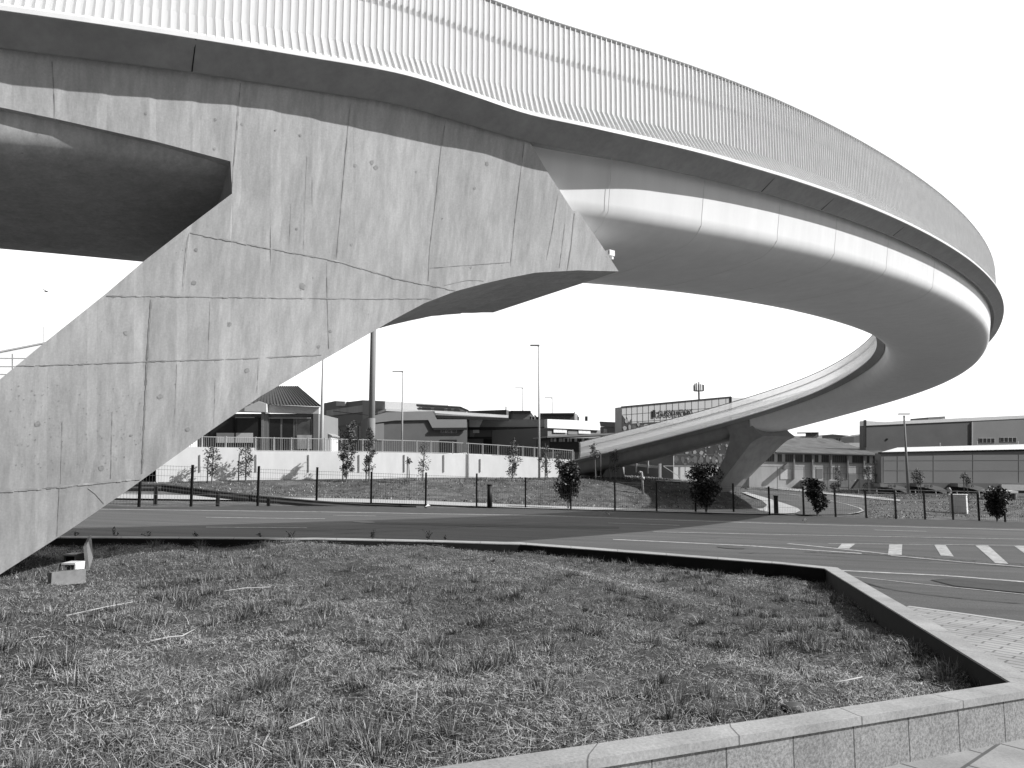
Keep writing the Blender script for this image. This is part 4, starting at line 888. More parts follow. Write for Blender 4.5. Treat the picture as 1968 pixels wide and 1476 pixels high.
rc(v, o, 'wall', 1052.5, 822, 1154, 880, M_PANEL, 10); pl(v, o, 'fascia', [(1052, 805.5), (1100, 807.3), (1153, 811), (1153, 827), (1100, 824.5), (1052, 822.3)], mat('bright_white_panel', .85, .6, .03), .5, .4)
window(v, o, 1064, 824.3, 1089.5, 831.5, 3, M_WHITE, M_WHITE, .2, 825, 832); window(v, o, 1112, 826, 1135, 833.3, 3, M_WHITE, M_WHITE, .2, 826.5, 834); rc(v, o, 'shutter', 1092, 826, 1110, 835, M_MID, .05, .1)
emblem(v, o, 1078.5, 814.5, 6.4)
mb = MB(); v.rect(mb, 1127.5, 800, 1129.5, 809, .3, -2); mb.build('chimney', M_DARK, o)
v, o = bld('side_block', 'low grey block with two small windows left of the glass building', (1153, 94), (1197, 92))
rc(v, o, 'wall', 1154, 820, 1200, 880, M_MID, 8); pl(v, o, 'fascia', [(1152, 810), (1197, 812), (1197, 821.5), (1154, 819.5)], M_PANEL, .5, .4); window(v, o, 1160, 824, 1167, 832, 1, M_PALE, M_PALE); window(v, o, 1182, 824, 1191, 831, 2, M_WHITE)
v, o = bld('glazed_canopy', 'dark low pavilion with poster windows and long flat canopy beside the ramp landing', (1054, 78), (1200, 80))
rc(v, o, 'wall', 1056, 842, 1200, 885, M_DARK, 5); pl(v, o, 'canopy', [(1052, 838), (1130, 834.5), (1200, 831), (1200, 834.5), (1130, 838), (1052, 841)], M_MID, 5.5, 1.0)
random.seed(4)
for x0, x1 in ((1058, 1062), (1064, 1069), (1074, 1081), (1082, 1086), (1090, 1094), (1096, 1098.5), (1104, 1109), (1118, 1123), (1131, 1138)): window(v, o, x0, 842, x1, 849, 1, mat('poster_grey', .26, .6, .4, nscale=1), mat('poster_light', .42, .6, .5, nscale=1.5))
v, o = bld('container_row', 'pale corrugated container seen through the parapet railing near the ramp landing', (1030, 68), (1104, 69)); rc(v, o, 'wall', 1062, 868, 1104, 889, M_PANEL, 2.5); mb = MB()
for k in range(11): v.lines(mb, [(1064 + 3.8 * k, 868), (1064 + 3.8 * k, 888)], .06)
mb.build('rib', M_DARK, o)
# glass building
v, o = bld('glass_building', 'square panelled glass office building lettered GLASSOLUTIONS, its lower half printed with a dark mural', (1195, 86), (1405, 92))
gy = lambda x, a: a + (0 if False else 0)
TOPL, TOPR = 782.2, 763.0
def yy(f, x): t = (x - 1195) / 210; return (TOPL + (TOPR - TOPL) * t) * (1 - f) + (873.5) * f
rc2 = [(1195, yy(0, 1195)), (1405, yy(0, 1405)), (1405, 925), (1195, 925)]
pl(v, o, 'curtain_wall', rc2, M_CURT, 1.5)
fr = [0, .165, .325, .49, .66, .83, 1.0]; mb = MB(); cols = [1195 + 210 * (1 - (1 - k / 19) ** 1) for k in range(20)]
cols = [1195, 1204] + [1204 + 10.2 * k + .11 * k * k for k in range(1, 17)]; cols = [c for c in cols if c < 1400] + [1405]
for f in fr: v.lines(mb, [(1195, yy(f, 1195)), (1405, yy(f, 1405))], .03, .02)
for c in cols: v.lines(mb, [(c, yy(0, c)), (c, 918)], .03, .02)
mb.build('mullion', mat('mullion_grey', .12, .6, .1), o)
mb = MB(); v.lines(mb, [(1194, 782), (1405, 762.6)], .12, .06); v.rect(mb, 1404, 763, 1406.5, 930, .4, .12); mb.build('roof_trim', M_DARK, o)
M_MU0 = mat('mural_dark', .045, .5, .5, nscale=.5); M_MU1 = mat('mural_mid', .10, .5, .5, nscale=.7); M_MU2 = mat('mural_light', .27, .5, .3, nscale=.7)
mb = MB(); v.poly(mb, [(1196, 798), (1200, 803), (1204, 810), (1204, 897), (1196, 897)], .02, .03); v.poly(mb, [(1204, 800), (1209, 812), (1213, 805), (1213.5, 897), (1204, 897)], .02, .03)
v.poly(mb, [(1213, 814), (1238, 812), (1262, 811), (1290, 812), (1320, 818), (1404, 826), (1404, 897), (1213, 897)], .02, .03); mug = mb.build('mural', M_MU0, o)
mb = MB(); ml = MB(); rg = random.Random(11)
def blob(m_, cx_, cy_, rx, ry, k=9, out=.06):
    v.poly(m_, [(cx_ + rx * rg.uniform(.7, 1.1) * math.cos(2 * math.pi * i / k), cy_ + ry * rg.uniform(.7, 1.1) * math.sin(2 * math.pi * i / k)) for i in range(k)], .015, out)
for i in range(120):
    x = rg.uniform(1218, 1400); y = rg.uniform(816, 892); blob(mb, x, y, rg.uniform(1.5, 5), rg.uniform(1.5, 5))
for i in range(46):
    x = rg.uniform(1225, 1398); y = rg.uniform(816, 886); blob(ml, x, y, rg.uniform(.8, 2.8), rg.uniform(1, 3.4), 8, .08)
for x in range(1300, 1400, 12): blob(mb, x, 883, 4.5, 7.5, 12, .05)
for x, y, a, b in ((1204, 809, 3.5, 5), (1200.5, 823, 4, 5), (1210, 822, 3, 7), (1227, 815, 3, 5), (1242, 818, 6, 4), (1253, 819, 3, 5), (1356, 857, 2.5, 5), (1363, 857, 3, 5), (1348, 870, 4, 4), (1335, 869, 4, 4), (1320, 869, 4.5, 4), (1305, 868, 4, 4)): blob(ml, x, y, a, b, 11, .08)
merge(mug, mb, M_MU1); merge(mug, ml, M_MU2)
text('GLASSOLUTIONS', .95, v, 1264.5, 800, mat('sign_lettering', .02, .5, .1), o, 'lettering', .2, .03, 1, 1331)
lo_ = [c for c in o.children if c.name.startswith('lettering')][0]; me = lo_.data; xs_ = [q.co.x for q in me.vertices]; x0_, x1_ = min(xs_), max(xs_)
for q in me.vertices: q.co.z += (q.co.x - x0_) / (x1_ - x0_) * .33
rc(v, o, 'logo_plate', 1254.5, 788, 1259.5, 802.5, M_BLACK, .05, .15)
mb = MB(); v.rect(mb, 1313, 797.5, 1330, 798.6, .03, .15); mb.build('small_lettering_line', mat('sign_small', .2, .6, .1), o)
w0 = v.at(1405, 763.2); w1 = at(1466, 768.5, 97); w2 = at(1466, 860, 97); w3 = v.at(1405, 925); mb = MB(); mb.prism([w0, w1, w2, w3], Vector((-1, 5, 0)))
mb.build('side_wall', mat('light_side_cladding', .5, .7, .05), o)
# mast on the roof
ms = at(1343.5, 768, 125); MS = thing('antenna_mast', 'telecom mast with a ring of panel antennas above the glass building', 'mast', ms)
mb = MB(); mb.tube([ms + Vector((0, 0, -4)), ms + Vector((0, 0, 2.55))], .16, 8); mb.build('pole', M_MID, MS); mb = MB(); c = ms + Vector((0, 0, 1.45)); mb.tube([c + Vector((math.cos(t) * .75, math.sin(t) * .75, 0)) for t in np.linspace(0, 6.283, 17)], .06, 5, False)
mb.build('platform_ring', M_MID, MS)
for k in range(7):
    t = k * .9; mb = MB(); mb.box(c + Vector((math.cos(t) * .8, math.sin(t) * .8, .0)), .17, .17, 1.0 + .2 * (k % 3)); mb.build('panel_antenna', M_MID, MS)
# grey outbuilding and gate under the ramp
v, o = bld('outbuilding', 'plain grey outbuilding under the ramp beside the mural', (1200, 82), (1296, 80))
pl(v, o, 'wall', [(1240, 876), (1294, 873), (1294, 924), (1240, 922)], M_PANEL, .5); mb = MB(); v.poly(mb, [(1238, 875), (1295, 872), (1295, 874.5), (1238, 877.5)], 1, .3); mb.build('roof', M_DARK, o)
pl(v, o, 'side_wall', [(1200, 874), (1240, 876), (1240, 918), (1200, 914)], M_MID, 3, -1); mb = MB(); v.poly(mb, [(1200, 889), (1250, 894), (1267, 896), (1267, 900.5), (1248, 899), (1200, 893)], .3, .8); mb.build('low_wall', M_PALE, o)
mb = MB()
for x, a, b in ((1222.5, 881, 908), (1245, 876, 910)): rc(v, o, 'column', x - 1.2, a, x + 1.2, b, M_PALE, .2, .9)
v, o = bld('yard_gate', 'galvanised sliding yard gate with diagonal braces under the ramp', (1266, 76), (1400, 77), 'gate')
for x, y0, y1, w in ((1270, 891, 921, 2.4), (1307, 895, 921, 1.2), (1341, 895, 923, 1.8), (1374, 895, 915, 1.6)): rc(v, o, 'post', x - w / 2, y0, x + w / 2, y1, M_PALE if w > 2 else M_GALV, .12)
rc(v, o, 'post', 1266, 891, 1269, 920, M_GALV, .15); mb = MB(); v.lines(mb, [(1275, 895.4), (1400, 896)], .06); v.lines(mb, [(1275, 896), (1306, 916)], .06); v.lines(mb, [(1312, 915), (1341, 896)], .06); v.lines(mb, [(1343, 896), (1360, 908)], .06); v.lines(mb, [(1275, 921), (1345, 922)], .05); mb.build('brace', M_PALE, o)
# old warehouse
v, o = bld('old_warehouse', 'old white rendered warehouse with a band of barred windows under stained corrugated roofs', (1440, 96), (1694, 97))
pl(v, o, 'wall', [(1440, 858), (1493, 858), (1493, 868.5), (1692, 874), (1692, 945), (1440, 945)], M_OLDW, 12)
def roofq(pts, name='roof', m=M_ROOFD, o_=None): mb = MB(); mb.add(pts, [tuple(range(len(pts)))]); return mb.build(name, m, o_ or o)
roofq([v.at(1492, 869.8, .5), v.at(1696, 875.3, .5), v.at(1698, 861, -12), v.at(1494, 857, -12)])
roofq([v.at(1494, 857.5, -13), v.at(1698, 862.5, -13), v.at(1650, 859, -20), v.at(1500, 851, -20)])
roofq([v.at(1496, 852.5, -20), v.at(1650, 860, -20), v.at(1625, 851.5, -30), v.at(1515, 841.5, -30)])
roofq([v.at(1500, 842, -30), v.at(1625, 852, -30), v.at(1600, 843, -34), v.at(1510, 840.5, -34)], m=M_ROOFD)
mb = MB(); v.poly(mb, [(1492, 867.8), (1694, 873.8), (1694, 876.2), (1492, 871.2)], .5, .4); mb.build('eaves_beam', M_PANEL, o)
mb = MB(); v.poly(mb, [(1494, 855), (1650, 859.5), (1650, 861.5), (1494, 857)], .3, -12.5); mb.build('roof_edge', M_PALE, o)
for x in (1526.5, 1562, 1597.5, 1630, 1661, 1691): rc(v, o, 'pilaster', x - 1.1, 872 + (x - 1493) * .02, x + 1.1, 921, M_GALV, .4, .25)
f1 = lambda x: 872.5 + (x - 1493) * .022; f2 = lambda x: 887.5 + (x - 1493) * .014
for x0, x1, n_ in ((1470, 1488, 4), (1494.5, 1503, 2), (1509, 1525, 4), (1528.5, 1543, 4), (1546, 1560, 4), (1566, 1573, 2), (1579, 1593, 4), (1600, 1627, 7), (1638, 1658, 6), (1666, 1671, 2), (1678, 1690, 4)): window(v, o, x0, f1(x0), x1, f2(x0), n_, M_PANEL, mat('grimy_glass', .09, .3, .5, nscale=.8), .03, f1(x1), f2(x1))
mb = MB(); v.poly(mb, [(1493, 887.8), (1692, 891), (1692, 892), (1493, 888.8)], .2, .08); mb.build('sill_band', M_GALV, o)
rc(v, o, 'door', 1500, 902, 1520, 921, M_WHITE, .1, .05); rc(v, o, 'blind_panel', 1569, 902, 1581, 919, M_PANEL, .1, .04); rc(v, o, 'blind_panel', 1602, 898, 1614, 920, M_PANEL, .1, .04)
rc(v, o, 'shutter', 1626, 911, 1645, 922, M_MID, .1, .08); pl(v, o, 'canopy', [(1507, 902), (1508, 895), (1513, 891), (1516, 891), (1516, 902)], M_GALV, .7, .75)
pl(v, o, 'loading_wall', [(1545, 923), (1692, 925), (1692, 945), (1545, 945)], M_CONC2, 1, 1.0); pl(v, o, 'ramp_side', [(1638, 940), (1652, 921), (1695, 922), (1695, 940)], M_PANELD, .6, 2.2)
v, o = bld('yard_fence', 'thin post and wire fence in front of the old warehouse', (1440, 88), (1700, 86), 'fence')
for x in (1494, 1545, 1568, 1584, 1590, 1631, 1651, 1697): rc(v, o, 'post', x - .5, 898 if x not in (1584, 1631) else 909, x + .5, 943, M_GALV, .06)
mb = MB(); v.lines(mb, [(1440, 896.5), (1545, 897.5), (1700, 899)], .05); v.lines(mb, [(1496, 901.5), (1581, 901.5)], .05); v.lines(mb, [(1584, 909.5), (1690, 910)], .05); v.lines(mb, [(1584, 936), (1632, 937)], .05); mb.build('wire', M_GALV, o)
# distant roof sign and flats
v, o = bld('roof_sign_building', 'distant low building with a raised roof sign reading RICO', (1510, 190), (1580, 190)); rc(v, o, 'wall', 1512, 838, 1580, 850, M_ROOFL, 8)
mb = MB(); v.rect(mb, 1549, 831.3, 1573.5, 839.5, .3, .3); mb.build('sign_board', M_MID, o); mb = MB(); v.lines(mb, [(1532, 832.2), (1573, 831.8)], .3, .5); mb.build('sign_frame', M_DARK, o)
text('RICO', .85, v, 1550.5, 838.6, M_SIGN, o, 'lettering', .6, .05, 1, 1573)
v, o = bld('apartment_block', 'far pale apartment block between the old warehouse roof and the big hall', (1575, 230), (1642, 230)); pl(v, o, 'wall', [(1575, 838), (1600, 836), (1640, 839.5), (1640, 853), (1575, 853)], mat('pale_flats', .34, .8, .1), 8); pl(v, o, 'roof', [(1575, 837), (1600, 834.5), (1641, 838), (1641, 840), (1600, 837), (1575, 839)], M_PANELD, 8, .3)
for x in (1608, 1613, 1622, 1631, 1636): rc(v, o, 'window', x, 842.5, x + 1.6, 849, M_GLASS, .1, .1)
v, o = bld('distant_grey_block', 'distant plain grey block left of the big dark hall', (1640, 210), (1666, 210)); pl(v, o, 'wall', [(1641, 838.5), (1655, 836), (1664, 833.5), (1664, 852), (1641, 852)], M_PANEL, 8)
v, o = bld('white_shed', 'bright white low shed roof against the dark hall corner', (1632, 150), (1668, 150)); rc(v, o, 'wall', 1632, 851, 1668, 862, M_WHITE, 6)
# big hall behind
v, o = bld('big_hall', 'large dark hall with white roof edge, a lighter right bay and two strip windows', (1664, 104), (1968, 107))
pl(v, o, 'wall', [(1664, 817.5), (1868, 808.5), (1868, 880), (1664, 880)], M_PANELD, 1.5); pl(v, o, 'wall', [(1868, 808.5), (2150, 795), (2150, 880), (1868, 880)], M_PANEL, 1.5, .05)
pl(v, o, 'roof_edge', [(1664, 808.5), (1668, 809), (1700, 811), (1730, 809), (1868, 802.5), (2150, 790), (2150, 795.5), (1868, 809), (1664, 818)], M_WHITE, 1.5, .12); rc(v, o, 'corner_post', 1662.7, 807, 1665.2, 860, M_DARK, .4, .15)
pl(v, o, 'roof_unit', [(1784, 802), (1816, 800), (1817, 804.5), (1784, 806)], M_MID, 4, -3); rc(v, o, 'downpipe', 1868, 811, 1869.6, 860, M_PALE, .2, .2); rc(v, o, 'vent', 1704, 842.5, 1707, 845.5, M_BLACK, .1, .1)
window(v, o, 1881.5, 842, 1912, 851, 4, M_PALE, M_BLACK, .1); window(v, o, 1922, 840.5, 1954, 849.5, 4, M_PALE, M_BLACK, .1)
# front hall with loading docks
v, o = bld('loading_hall', 'long grey panel hall with light metal roof and three numbered loading docks', (1694, 79), (1968, 80.5))
pl(v, o, 'wall', [(1694, 871), (2150, 862.5), (2150, 935), (1960, 930), (1866, 928.3), (1694, 928)], mat('hall_panels', .22, .7, .05, nscale=.3), 1.2)
mb = MB()
for a, b in ((885, 884), (904, 905)): v.lines(mb, [(1698, a), (2150, b)], .03, .01)
for x in (1698, 1725, 1794, 1870, 1958, 2050): v.lines(mb, [(x, 872), (x, 927)], .03, .01)
mb.build('panel_joint', M_MID, o)
pl(v, o, 'gutter', [(1693, 868.8), (2150, 859.5), (2150, 863.3), (1693, 872)], M_BLACK, .5, .12); roofq([v.at(1693, 869, .12), v.at(2150, 859.7, .3), v.at(2150, 849, -14), v.at(1725, 860, -9)], 'roof', M_ROOFL, o)
mb = MB()
for x in (1807.5, 1878.5, 1957): v.rect(mb, x - .7, 851 if x < 1850 else 848, x + .7, 857, .1, -12)
mb.build('roof_vent', M_PALE, o)
pl(v, o, 'plinth', [(1692, 930), (1866, 928), (1980, 931), (2150, 934), (2150, 966), (1692, 962)], M_PANELD, 2, .15)
M_DOCK = mat('dock_canopy', .24, .7, .05)
for x0, sgn in ((1692, '1'), (1762, '2'), (1841, '3')):
    d_ = pl(v, o, 'dock_canopy', [(x0, 929), (x0 + 22, 930.5), (x0 + 45, 936), (x0 + 58, 942.5), (x0 + 58, 950), (x0 + 30, 940), (x0, 935.5)], M_DOCK, 1.2, 1.4)
    pl(v, o, 'dock_door', [(x0 - 4, 939), (x0 + 36, 944), (x0 + 55, 950), (x0 + 55, 958), (x0 - 4, 956)], M_BLACK, .1, 1.0)
    text('BOXA', .36, v, x0 + 14.5, 935.9, M_SIGN, d_, 'lettering', 1.5, .01, 1, x0 + 23); mb = MB(); c = v.at(x0 + 27.5, 934.3, 1.5); dr = v.d if v.d.x > 0 else -v.d
    mb.prism([c + dr * .13 * math.cos(t) + Vector((0, 0, .13)) * math.sin(t) for t in np.linspace(0, 5.9, 14)], v.n * .02); mb.build('number_disc', M_BLACK, d_)
    text(sgn, .22, v, x0 + 26.8, 935.6, M_WHITE, d_, 'number', 1.54, .005, 1, x0 + 28.2)
mb = MB(); v.tube = None; mb.tube([v.at(1822, 938, 1.2), v.at(1826, 943, 1.2), v.at(1827, 956, 1.2)], .18, 6); mb.build('pipe', M_PALE, o)
pl(v, o, 'lower_band', [(1925, 931), (2150, 934), (2150, 946), (1925, 942)], M_PALE, .3, .5)
# booth
v, o = bld('booth', 'small dark booth with white roof slab and white sill at the right edge', (1920, 66), (1960, 66)); rc(v, o, 'wall', 1926, 948, 1952, 976, M_PANELD, 2); rc(v, o, 'roof', 1922, 943.5, 1957, 948, M_WHITE, 2.6, .3); rc(v, o, 'counter', 1931, 968, 1952, 975, M_WHITE, .3, .35); rc(v, o, 'column', 1952, 948, 1955, 976, M_PALE, .3, .2)
# ================================================================== STREET FURNITURE
def lamp(px, ybase, ytop, D, r0, r1, label, head=0, m=M_PALE, name='street_lamp', grp=None, arm=0):
    b = at(px, ybase, D); h = (ybase - ytop) / FPX * D * 1.0; t = at(px, ytop, D); t = Vector((b.x, b.y, t.z)); o = thing(name, label, 'lamp post', b, grp)
    mb = MB(); mb.tube([b, b.lerp(t, .5), t], [r0, (r0 + r1) / 2, r1], 10); mb.build('pole', m, o, True)
    if head:
        mb = MB(); e_ = t + Vector((arm, 0, .12)); mb.tube([t, t + Vector((arm * .3, 0, .1)), e_], r1 * .8, 6) if arm else None
        mb.box(e_ + Vector((0, 0, -.04)), head, .28, .09); mb.build('lamp_head', M_GALV, o)
    return o
LG = 'street lamps beyond the road'
lamp(617, 868, 640, 63, .17, .09, 'tall white lamp post at the right corner of the showroom', grp=LG, m=M_WHITE)
lamp(772, 868, 716, 90, .13, .07, 'pale lamp post right of the thick mast in front of the emblem hall', 1.3, grp=LG, arm=-.6, m=M_PALE)
lamp(1036.5, 930, 667, 56, .09, .045, 'tallest slim lamp post, standing on the grass bank near the end of the wall', .7, grp=LG, m=M_PALE, arm=-.3)
lamp(1005, 876, 747, 120, .12, .06, 'faint slim lamp post behind the parapet just left of the tallest one', 1.3, grp=LG, arm=-.6, m=M_PALE)
lamp(1062, 872, 766, 120, .12, .06, 'faint slim lamp post behind the white fascia emblem', 1.3, grp=LG, arm=-.6, m=M_PALE)
lamp(840, 868, 792, 100, .13, .1, 'short pale post at the corner of the emblem hall', grp=LG); lamp(805, 868, 797, 99, .12, .12, 'bare utility pole carrying cables in front of the emblem hall', grp=LG, m=M_GALV)
lamp(1745.5, 948, 798.5, 64, .12, .07, 'dark lamp post with flat head in front of the big hall', .9, grp=LG, m=M_MID)
lamp(713, 870, 560, 66, .30, .24, 'thick dark mast rising behind the bridge pier', name='mast', m=M_MID)
b = at(713, 870, 66); mb = MB(); mb.tube([b, b + Vector((0, 0, 3.0))], [.34, .32], 12); tag(mb.build('mast_sleeve', M_MID, [c for c in bpy.data.objects if c.name == 'mast'][0], True))
# cables from the utility pole
p0 = at(805, 799, 99)
for i, (x, y, D, lb) in enumerate(((640, 790, 97, 'upper thin cable running left from the utility pole'), (898, 826, 97, 'upper thin cable dropping right from the utility pole'), (880, 826, 97, 'lower thin cable dropping right from the utility pole'))):
    q = at(x, y, D); mb = MB(); mb.tube([p0 + Vector((0, 0, -.15 * i)), p0.lerp(q, .5) + Vector((0, 0, -.35)), q], .035, 4); tag(mb.build('cable', M_DARK), lb, 'cable')
def bollard(px, y0, y1, m, label):
    b = gp(px, y1); h = (y1 - y0) / FPX * b.y; o = thing('bollard', label, 'bollard', b); mb = MB(); mb.tube([b, b + Vector((0, 0, h - .05))], .13, 12); mb.build('body', m, o, True); mb = MB(); mb.tube([b + Vector((0, 0, h - .05)), b + Vector((0, 0, h))], .15, 12); mb.build('cap', m, o, True)
bollard(941, 931.5, 976.5, M_DARK, 'round dark bollard beside the fence at the foot of the grass bank'); bollard(1492, 953, 989, M_DARK, 'short dark bollard at the fork of the pale path')
b = tp(1236, 950); o = thing('vent_pipe', 'hooked galvanised vent pipe standing on the shaded grass bank', 'pipe', b); k = b.y / FPX; mb = MB(); mb.tube([b, b + Vector((-.05, 0, 36 * k)), b + Vector((-2 * k, 0, 42 * k)), b + Vector((-4.5 * k, 0, 43 * k)), b + Vector((-7 * k, 0, 40 * k))], .07, 8); mb.build('pipe', M_PALE, o, True); mb = MB(); mb.tube([b + Vector((0, 0, 28 * k)), b + Vector((0, 0, 33 * k))], .12, 8); mb.build('collar', M_PALE, o, True)
# utility cabinet
b = tp(1843, 986.5); h = 35.5 / FPX * b.y; o = thing('utility_cabinet', 'white utility cabinet with its right face in full sun behind the fence', 'cabinet', b); mb = MB(); mb.box(b, 1.05, .65, h * .97, R(-38)); mb.build('body', M_WHITE, o); mb = MB(); mb.box(b + Vector((0, 0, h * .97)), 1.13, .73, .05, R(-38)); mb.build('lid', M_WHITE, o)
# low barrier rail right
o = thing('yard_barrier', 'low double pipe barrier rail in front of the loading docks', 'barrier', tp(1750, 955)); A_, B_ = tp(1650, 950), tp(1882, 957); mb = MB()
for z in (.25, .55): mb.tube([A_ + Vector((0, 0, z)), B_ + Vector((0, 0, z))], .045, 5)
mb.build('rail', M_PALE, o)
for t in np.linspace(0, 1, 7): mb = MB(); c = A_.lerp(B_, t); mb.tube([c, c + Vector((0, 0, .6))], .045, 5); mb.build('post', M_PALE, o)
# ================================================================== TREES AND BUSHES
def leafcloud(mb, c, rx, rz, n, sz, r_, core=.0):
    for _ in range(n):
        while True:
            d = Vector((r_.uniform(-1, 1), r_.uniform(-1, 1), r_.uniform(-1, 1)))
            if core < d.length < 1: break
        p = c + Vector((d.x * rx, d.y * rx, d.z * rz)); a = Vector((r_.uniform(-1, 1), r_.uniform(-1, 1), r_.uniform(-1, .4))).normalized() * sz * r_.uniform(.6, 1.3); s_ = a.cross(Vector((r_.uniform(-1, 1), r_.uniform(-1, 1), r_.uniform(-1, 1)))).normalized() * sz * .3
        mb.add([p, p + a * .5 + s_, p + a, p + a * .5 - s_], [(0, 1, 2, 3)])
def shrub(px, ybase, ytop, wpx, seed, label, D=None):
    r_ = random.Random(seed); b = gp(px, ybase) ; k = b.y / FPX; H = (ybase - ytop) * k; Wd = wpx * k; o = thing('shrub', label, 'shrub', b, 'dark leaved shrubs along the fence')
    mb = MB()
    tips = []
    for i in range(7):
        a = r_.uniform(0, 6.28); rr_ = Wd * r_.uniform(.2, .75); q = [b, b + Vector((math.cos(a) * rr_ * .25, math.sin(a) * rr_ * .25, H * .25)), b + Vector((math.cos(a) * rr_ * .7, math.sin(a) * rr_ * .7, H * .55)), b + Vector((math.cos(a) * rr_, math.sin(a) * rr_, H * r_.uniform(.75, .92)))]
        mb.tube(q, [.035, .03, .02, .01], 5); tips += [q[2], q[3]]
    mb.build('trunk', M_BARK, o); lf = MB()
    for _ in range(26):
        t = r_.uniform(.22, .93); wv = Wd * (math.sin(min(1, (t - .1) * 1.35) * math.pi * .62) ** .8); a = r_.uniform(0, 6.28); q = r_.uniform(.1, .85) * wv
        leafcloud(lf, b + Vector((math.cos(a) * q, math.sin(a) * q, H * t)), Wd * .38, H * .14, 120, .15, r_)
    for q in tips: leafcloud(lf, q, Wd * .3, H * .1, 50, .12, r_)
    lf.build('crown', M_LEAFD, o)
shrub(1092, 979, 888, 27, 1, 'dark shrub left of the path, in front of the end of the white wall')
shrub(1357, 986, 893, 36, 2, 'broadest dark shrub in front of the far bridge pier')
shrub(1571, 992, 922, 22, 3, 'dark vase shaped shrub in front of the curved cycle lane')
shrub(1916, 1002, 938, 24, 4, 'dark shrub at the far right in front of the small booth')
def sapling(px, ybase, ytop, cy0, cy1, wpx, n, seed, label, stake=-6, sz=.13, D=None, m=M_LEAF):
    r_ = random.Random(seed); b = tp(px, ybase); 
    if D: b = at(px, ybase, D)
    k = b.y / FPX; H = (ybase - ytop) * k; o = thing('young_tree', label, 'tree', b, 'young trees on the grass beyond the road')
    mb = MB(); lean = r_.uniform(-.06, .06) * H; q = [b + Vector((0, 0, -.1)), b + Vector((lean * .4, 0, H * .45)), b + Vector((lean, 0, H * .97))]; mb.tube(q, [.05, .035, .012], 6); z0, z1 = (ybase - cy1) * k, (ybase - cy0) * k; tips = []
    for i in range(30):
        t = (i + r_.random()) / 30; z = z0 + (z1 - z0) * t; a = r_.uniform(0, 6.28); L_ = wpx * k * r_.uniform(.5, 1.0) * (math.sin(math.pi * (.18 + .72 * t)) ** .7); s_ = b + Vector((lean * z / H, 0, max(z - L_ * .5, .3))); e_ = s_ + Vector((math.cos(a) * L_, math.sin(a) * L_, L_ * .8)); mb.tube([s_, e_], [.014, .006], 4); tips.append((s_, e_))
    mb.build('trunk', M_BARK, o); lf = MB()
    for _ in range(max(8, n // 5)):
        s_, e_ = r_.choice(tips); c = s_.lerp(e_, r_.uniform(.3, 1.1)); leafcloud(lf, c, .17, .2, 9, sz * 1.05, r_)
    lf.build('crown', m, o)
    if stake:
        p = b + Vector((stake * k, .1, 0)); s2 = MB(); s2.tube([p, p + Vector((0, 0, 52 * k))], .04, 6); s2.build('stake', M_STAKE, o)
for i, a in enumerate(((407, 929, 853, 860, 912, 17, 330, 'light leaved young tree nearest the pier leg, right of a stake', -10), (472, 926, 853, 860, 915, 16, 330, 'light leaved young tree between the first two wall pipes', -15),
    (665, 926, 808, 815, 910, 21, 1250, 'densest bushy young tree, left of the thick mast', -7), (709, 926, 820, 826, 908, 12, 600, 'narrow bushy young tree growing in front of the thick mast', -6),
    (812, 925, 846, 852, 914, 13, 170, 'sparse young tree with a few big leaves below the emblem hall', 0), (787, 930, 882, 884, 888, 5, 18, 'almost bare sapling tied between two stakes', -5),
    (984, 924, 838, 850, 916, 16, 420, 'regular feathery young tree in front of the right part of the white wall', 0), (1052, 922, 850, 858, 910, 14, 150, 'thin young tree right of the tallest lamp post', -4), (1075, 922, 868, 872, 900, 10, 110, 'spindly young tree half hidden by the dark shrub', 0),
    (1145, 922, 846, 852, 880, 9, 130, 'pale trunked young tree in front of the ramp landing', 10), (1183, 922, 862, 866, 905, 10, 110, 'sparse young tree before the small triangular pier', -10),
    (1480, 934, 888, 890, 912, 8, 90, 'slender young tree just right of the far pier', 0), (1527, 936, 872, 880, 926, 10, 380, 'dense young tree in front of the old warehouse door', 0), (1612, 941, 890, 897, 938, 9, 240, 'young tree before the middle of the old warehouse', 0),
    (1670, 950, 892, 898, 925, 12, 260, 'palm like young tree at the warehouse end', 3), (1684, 948, 878, 884, 935, 6, 120, 'thin pale young tree by the corner of the loading hall', 4), (1767, 960, 898, 905, 930, 12, 240, 'round headed young tree in front of the first loading dock', 5), (1862, 966, 905, 912, 932, 8, 110, 'small hazy young tree above the utility cabinet', -6))):
    sapling(*a[:7], 50 + i, a[7], stake=a[8])
for i, (x, y, w, h, lb) in enumerate(((1540, 930, 8, 18, 'rounded dark bush right of the warehouse door'), (1520, 934, 9, 10, 'low bush at the foot of the warehouse door tree'), (1490, 931, 12, 8, 'low dark bush patch beside the far pier'), (1560, 936, 10, 7, 'low weeds mound left of the vase shaped shrub'), (1605, 941, 9, 14, 'bush under the middle warehouse tree'), (1675, 946, 16, 22, 'dense bush mass at the warehouse corner'))):
    b = tp(x, y); k = b.y / FPX; r_ = random.Random(200 + i); lf = MB(); leafcloud(lf, b + Vector((0, 0, h * k * .45)), w * k, h * k * .55, 420, .16, r_)
    tag(lf.build('bush', M_BL2), lb, 'bush', 'bushes in front of the warehouses')
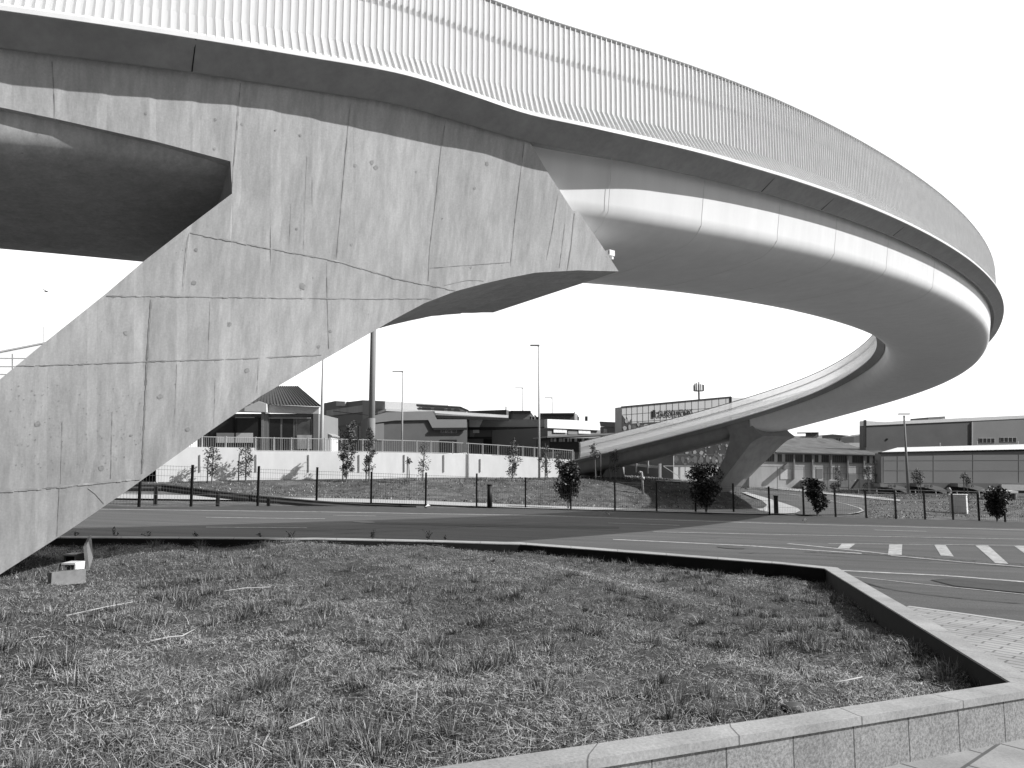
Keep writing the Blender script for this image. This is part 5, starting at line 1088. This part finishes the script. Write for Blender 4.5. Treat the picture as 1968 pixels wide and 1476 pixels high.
# coarse grass on the bank and field beyond the fence
def field(n, x0, x1, y0, y1, Lh, wd):
    X = rng.uniform(x0, x1, n); Y = rng.uniform(y0, y1, n); return X, Y
X1 = rng.uniform(-27, 48, 90000); Y1 = rng.uniform(44, 92, 90000)
Q = np.stack([X1, Y1, T(X1, Y1)], -1); q = proj(Q); xs_ = q[:, 0]; ys_ = q[:, 1]
up_ = np.interp(xs_, [200, 300, 560, 819, 1010, 1183, 1340, 1421, 1466, 1475, 1560, 1600, 1700, 1730, 1968], [948, 949, 955, 961.5, 969.5, 975.3, 978, 977.5, 975, 960, 940, 946, 956, 959, 962])
lo2 = np.interp(xs_, [1560, 1600, 1700, 1730, 1968], [955, 951, 961.5, 964, 964]); side = (Y1 < 56 + .272 * X1) | (X1 > 5)
keep = ((ys_ < up_) | ((xs_ > 1668) & (ys_ > lo2) & (ys_ < 996))) & (ys_ > 915) & side & (Y1 > 45) & ~((xs_ > 1425) & (xs_ < 1670) & (ys_ > 933.5 + (xs_ - 1439) * .13) & (ys_ < 992))
X1, Y1 = X1[keep], Y1[keep]; r = rng.random(len(X1)); mi = np.where(r < .18, 2, np.where(r < .5, 0, 1))
tag(blades('grass_bank', X1, Y1, T(X1, Y1) - .02, rng.uniform(.06, .22, len(X1)), rng.uniform(.03, .07, len(X1)), rng.uniform(.3, 1.4, len(X1)), mi), 'coarse mown grass on the bank and field beyond the road fence', 'grass', kind='stuff')
# litter on the bank
for i, (x, y, s_, lb) in enumerate(((596, 948, .35, 'crumpled white litter scrap low on the grass bank by the guard rail'), (614, 946, .3, 'white plastic bag scrap just right of the crumpled litter'), (1168, 991.5, .3, 'white litter on the road edge under the shrub'), (1547, 1003, .28, 'white litter on the verge below the vase shaped shrub'), (822, 976.5, .3, 'white scrap at the foot of the fence below the sparse tree'), (1218, 958, .22, 'pale scrap at the edge of the bridge shadow on the bank'))):
    b = tp(x, y, .01); mb = MB(); r_ = random.Random(i); c = b + Vector((0, 0, .05)); pts = [c + Vector((r_.uniform(-1, 1) * s_ * .5, r_.uniform(-1, 1) * s_ * .4, r_.uniform(-.04, .1))) for _ in range(5)]; mb.add(pts + [c + Vector((0, 0, .14))], [(0, 1, 5), (1, 2, 5), (2, 3, 5), (3, 4, 5), (4, 0, 5)]); tag(mb.build('litter', M_WHITE), lb, 'litter', 'litter scraps')
# bird
c = at(88.5, 560, 40); mb = MB(); mb.tube([c + Vector((-.11, 0, .01)), c, c + Vector((.12, 0, -.01))], [.01, .045, .012], 6); mb.add([c, c + Vector((-.03, .3, .06)), c + Vector((.05, .28, .05)), c + Vector((.06, 0, 0))], [(0, 1, 2, 3)]); mb.add([c, c + Vector((-.03, -.3, .06)), c + Vector((.05, -.28, .05)), c + Vector((.06, 0, 0))], [(0, 1, 2, 3)])
tag(mb.build('bird', M_DARK), 'tiny bird flying in the bright sky left of the leaning leg', 'bird')
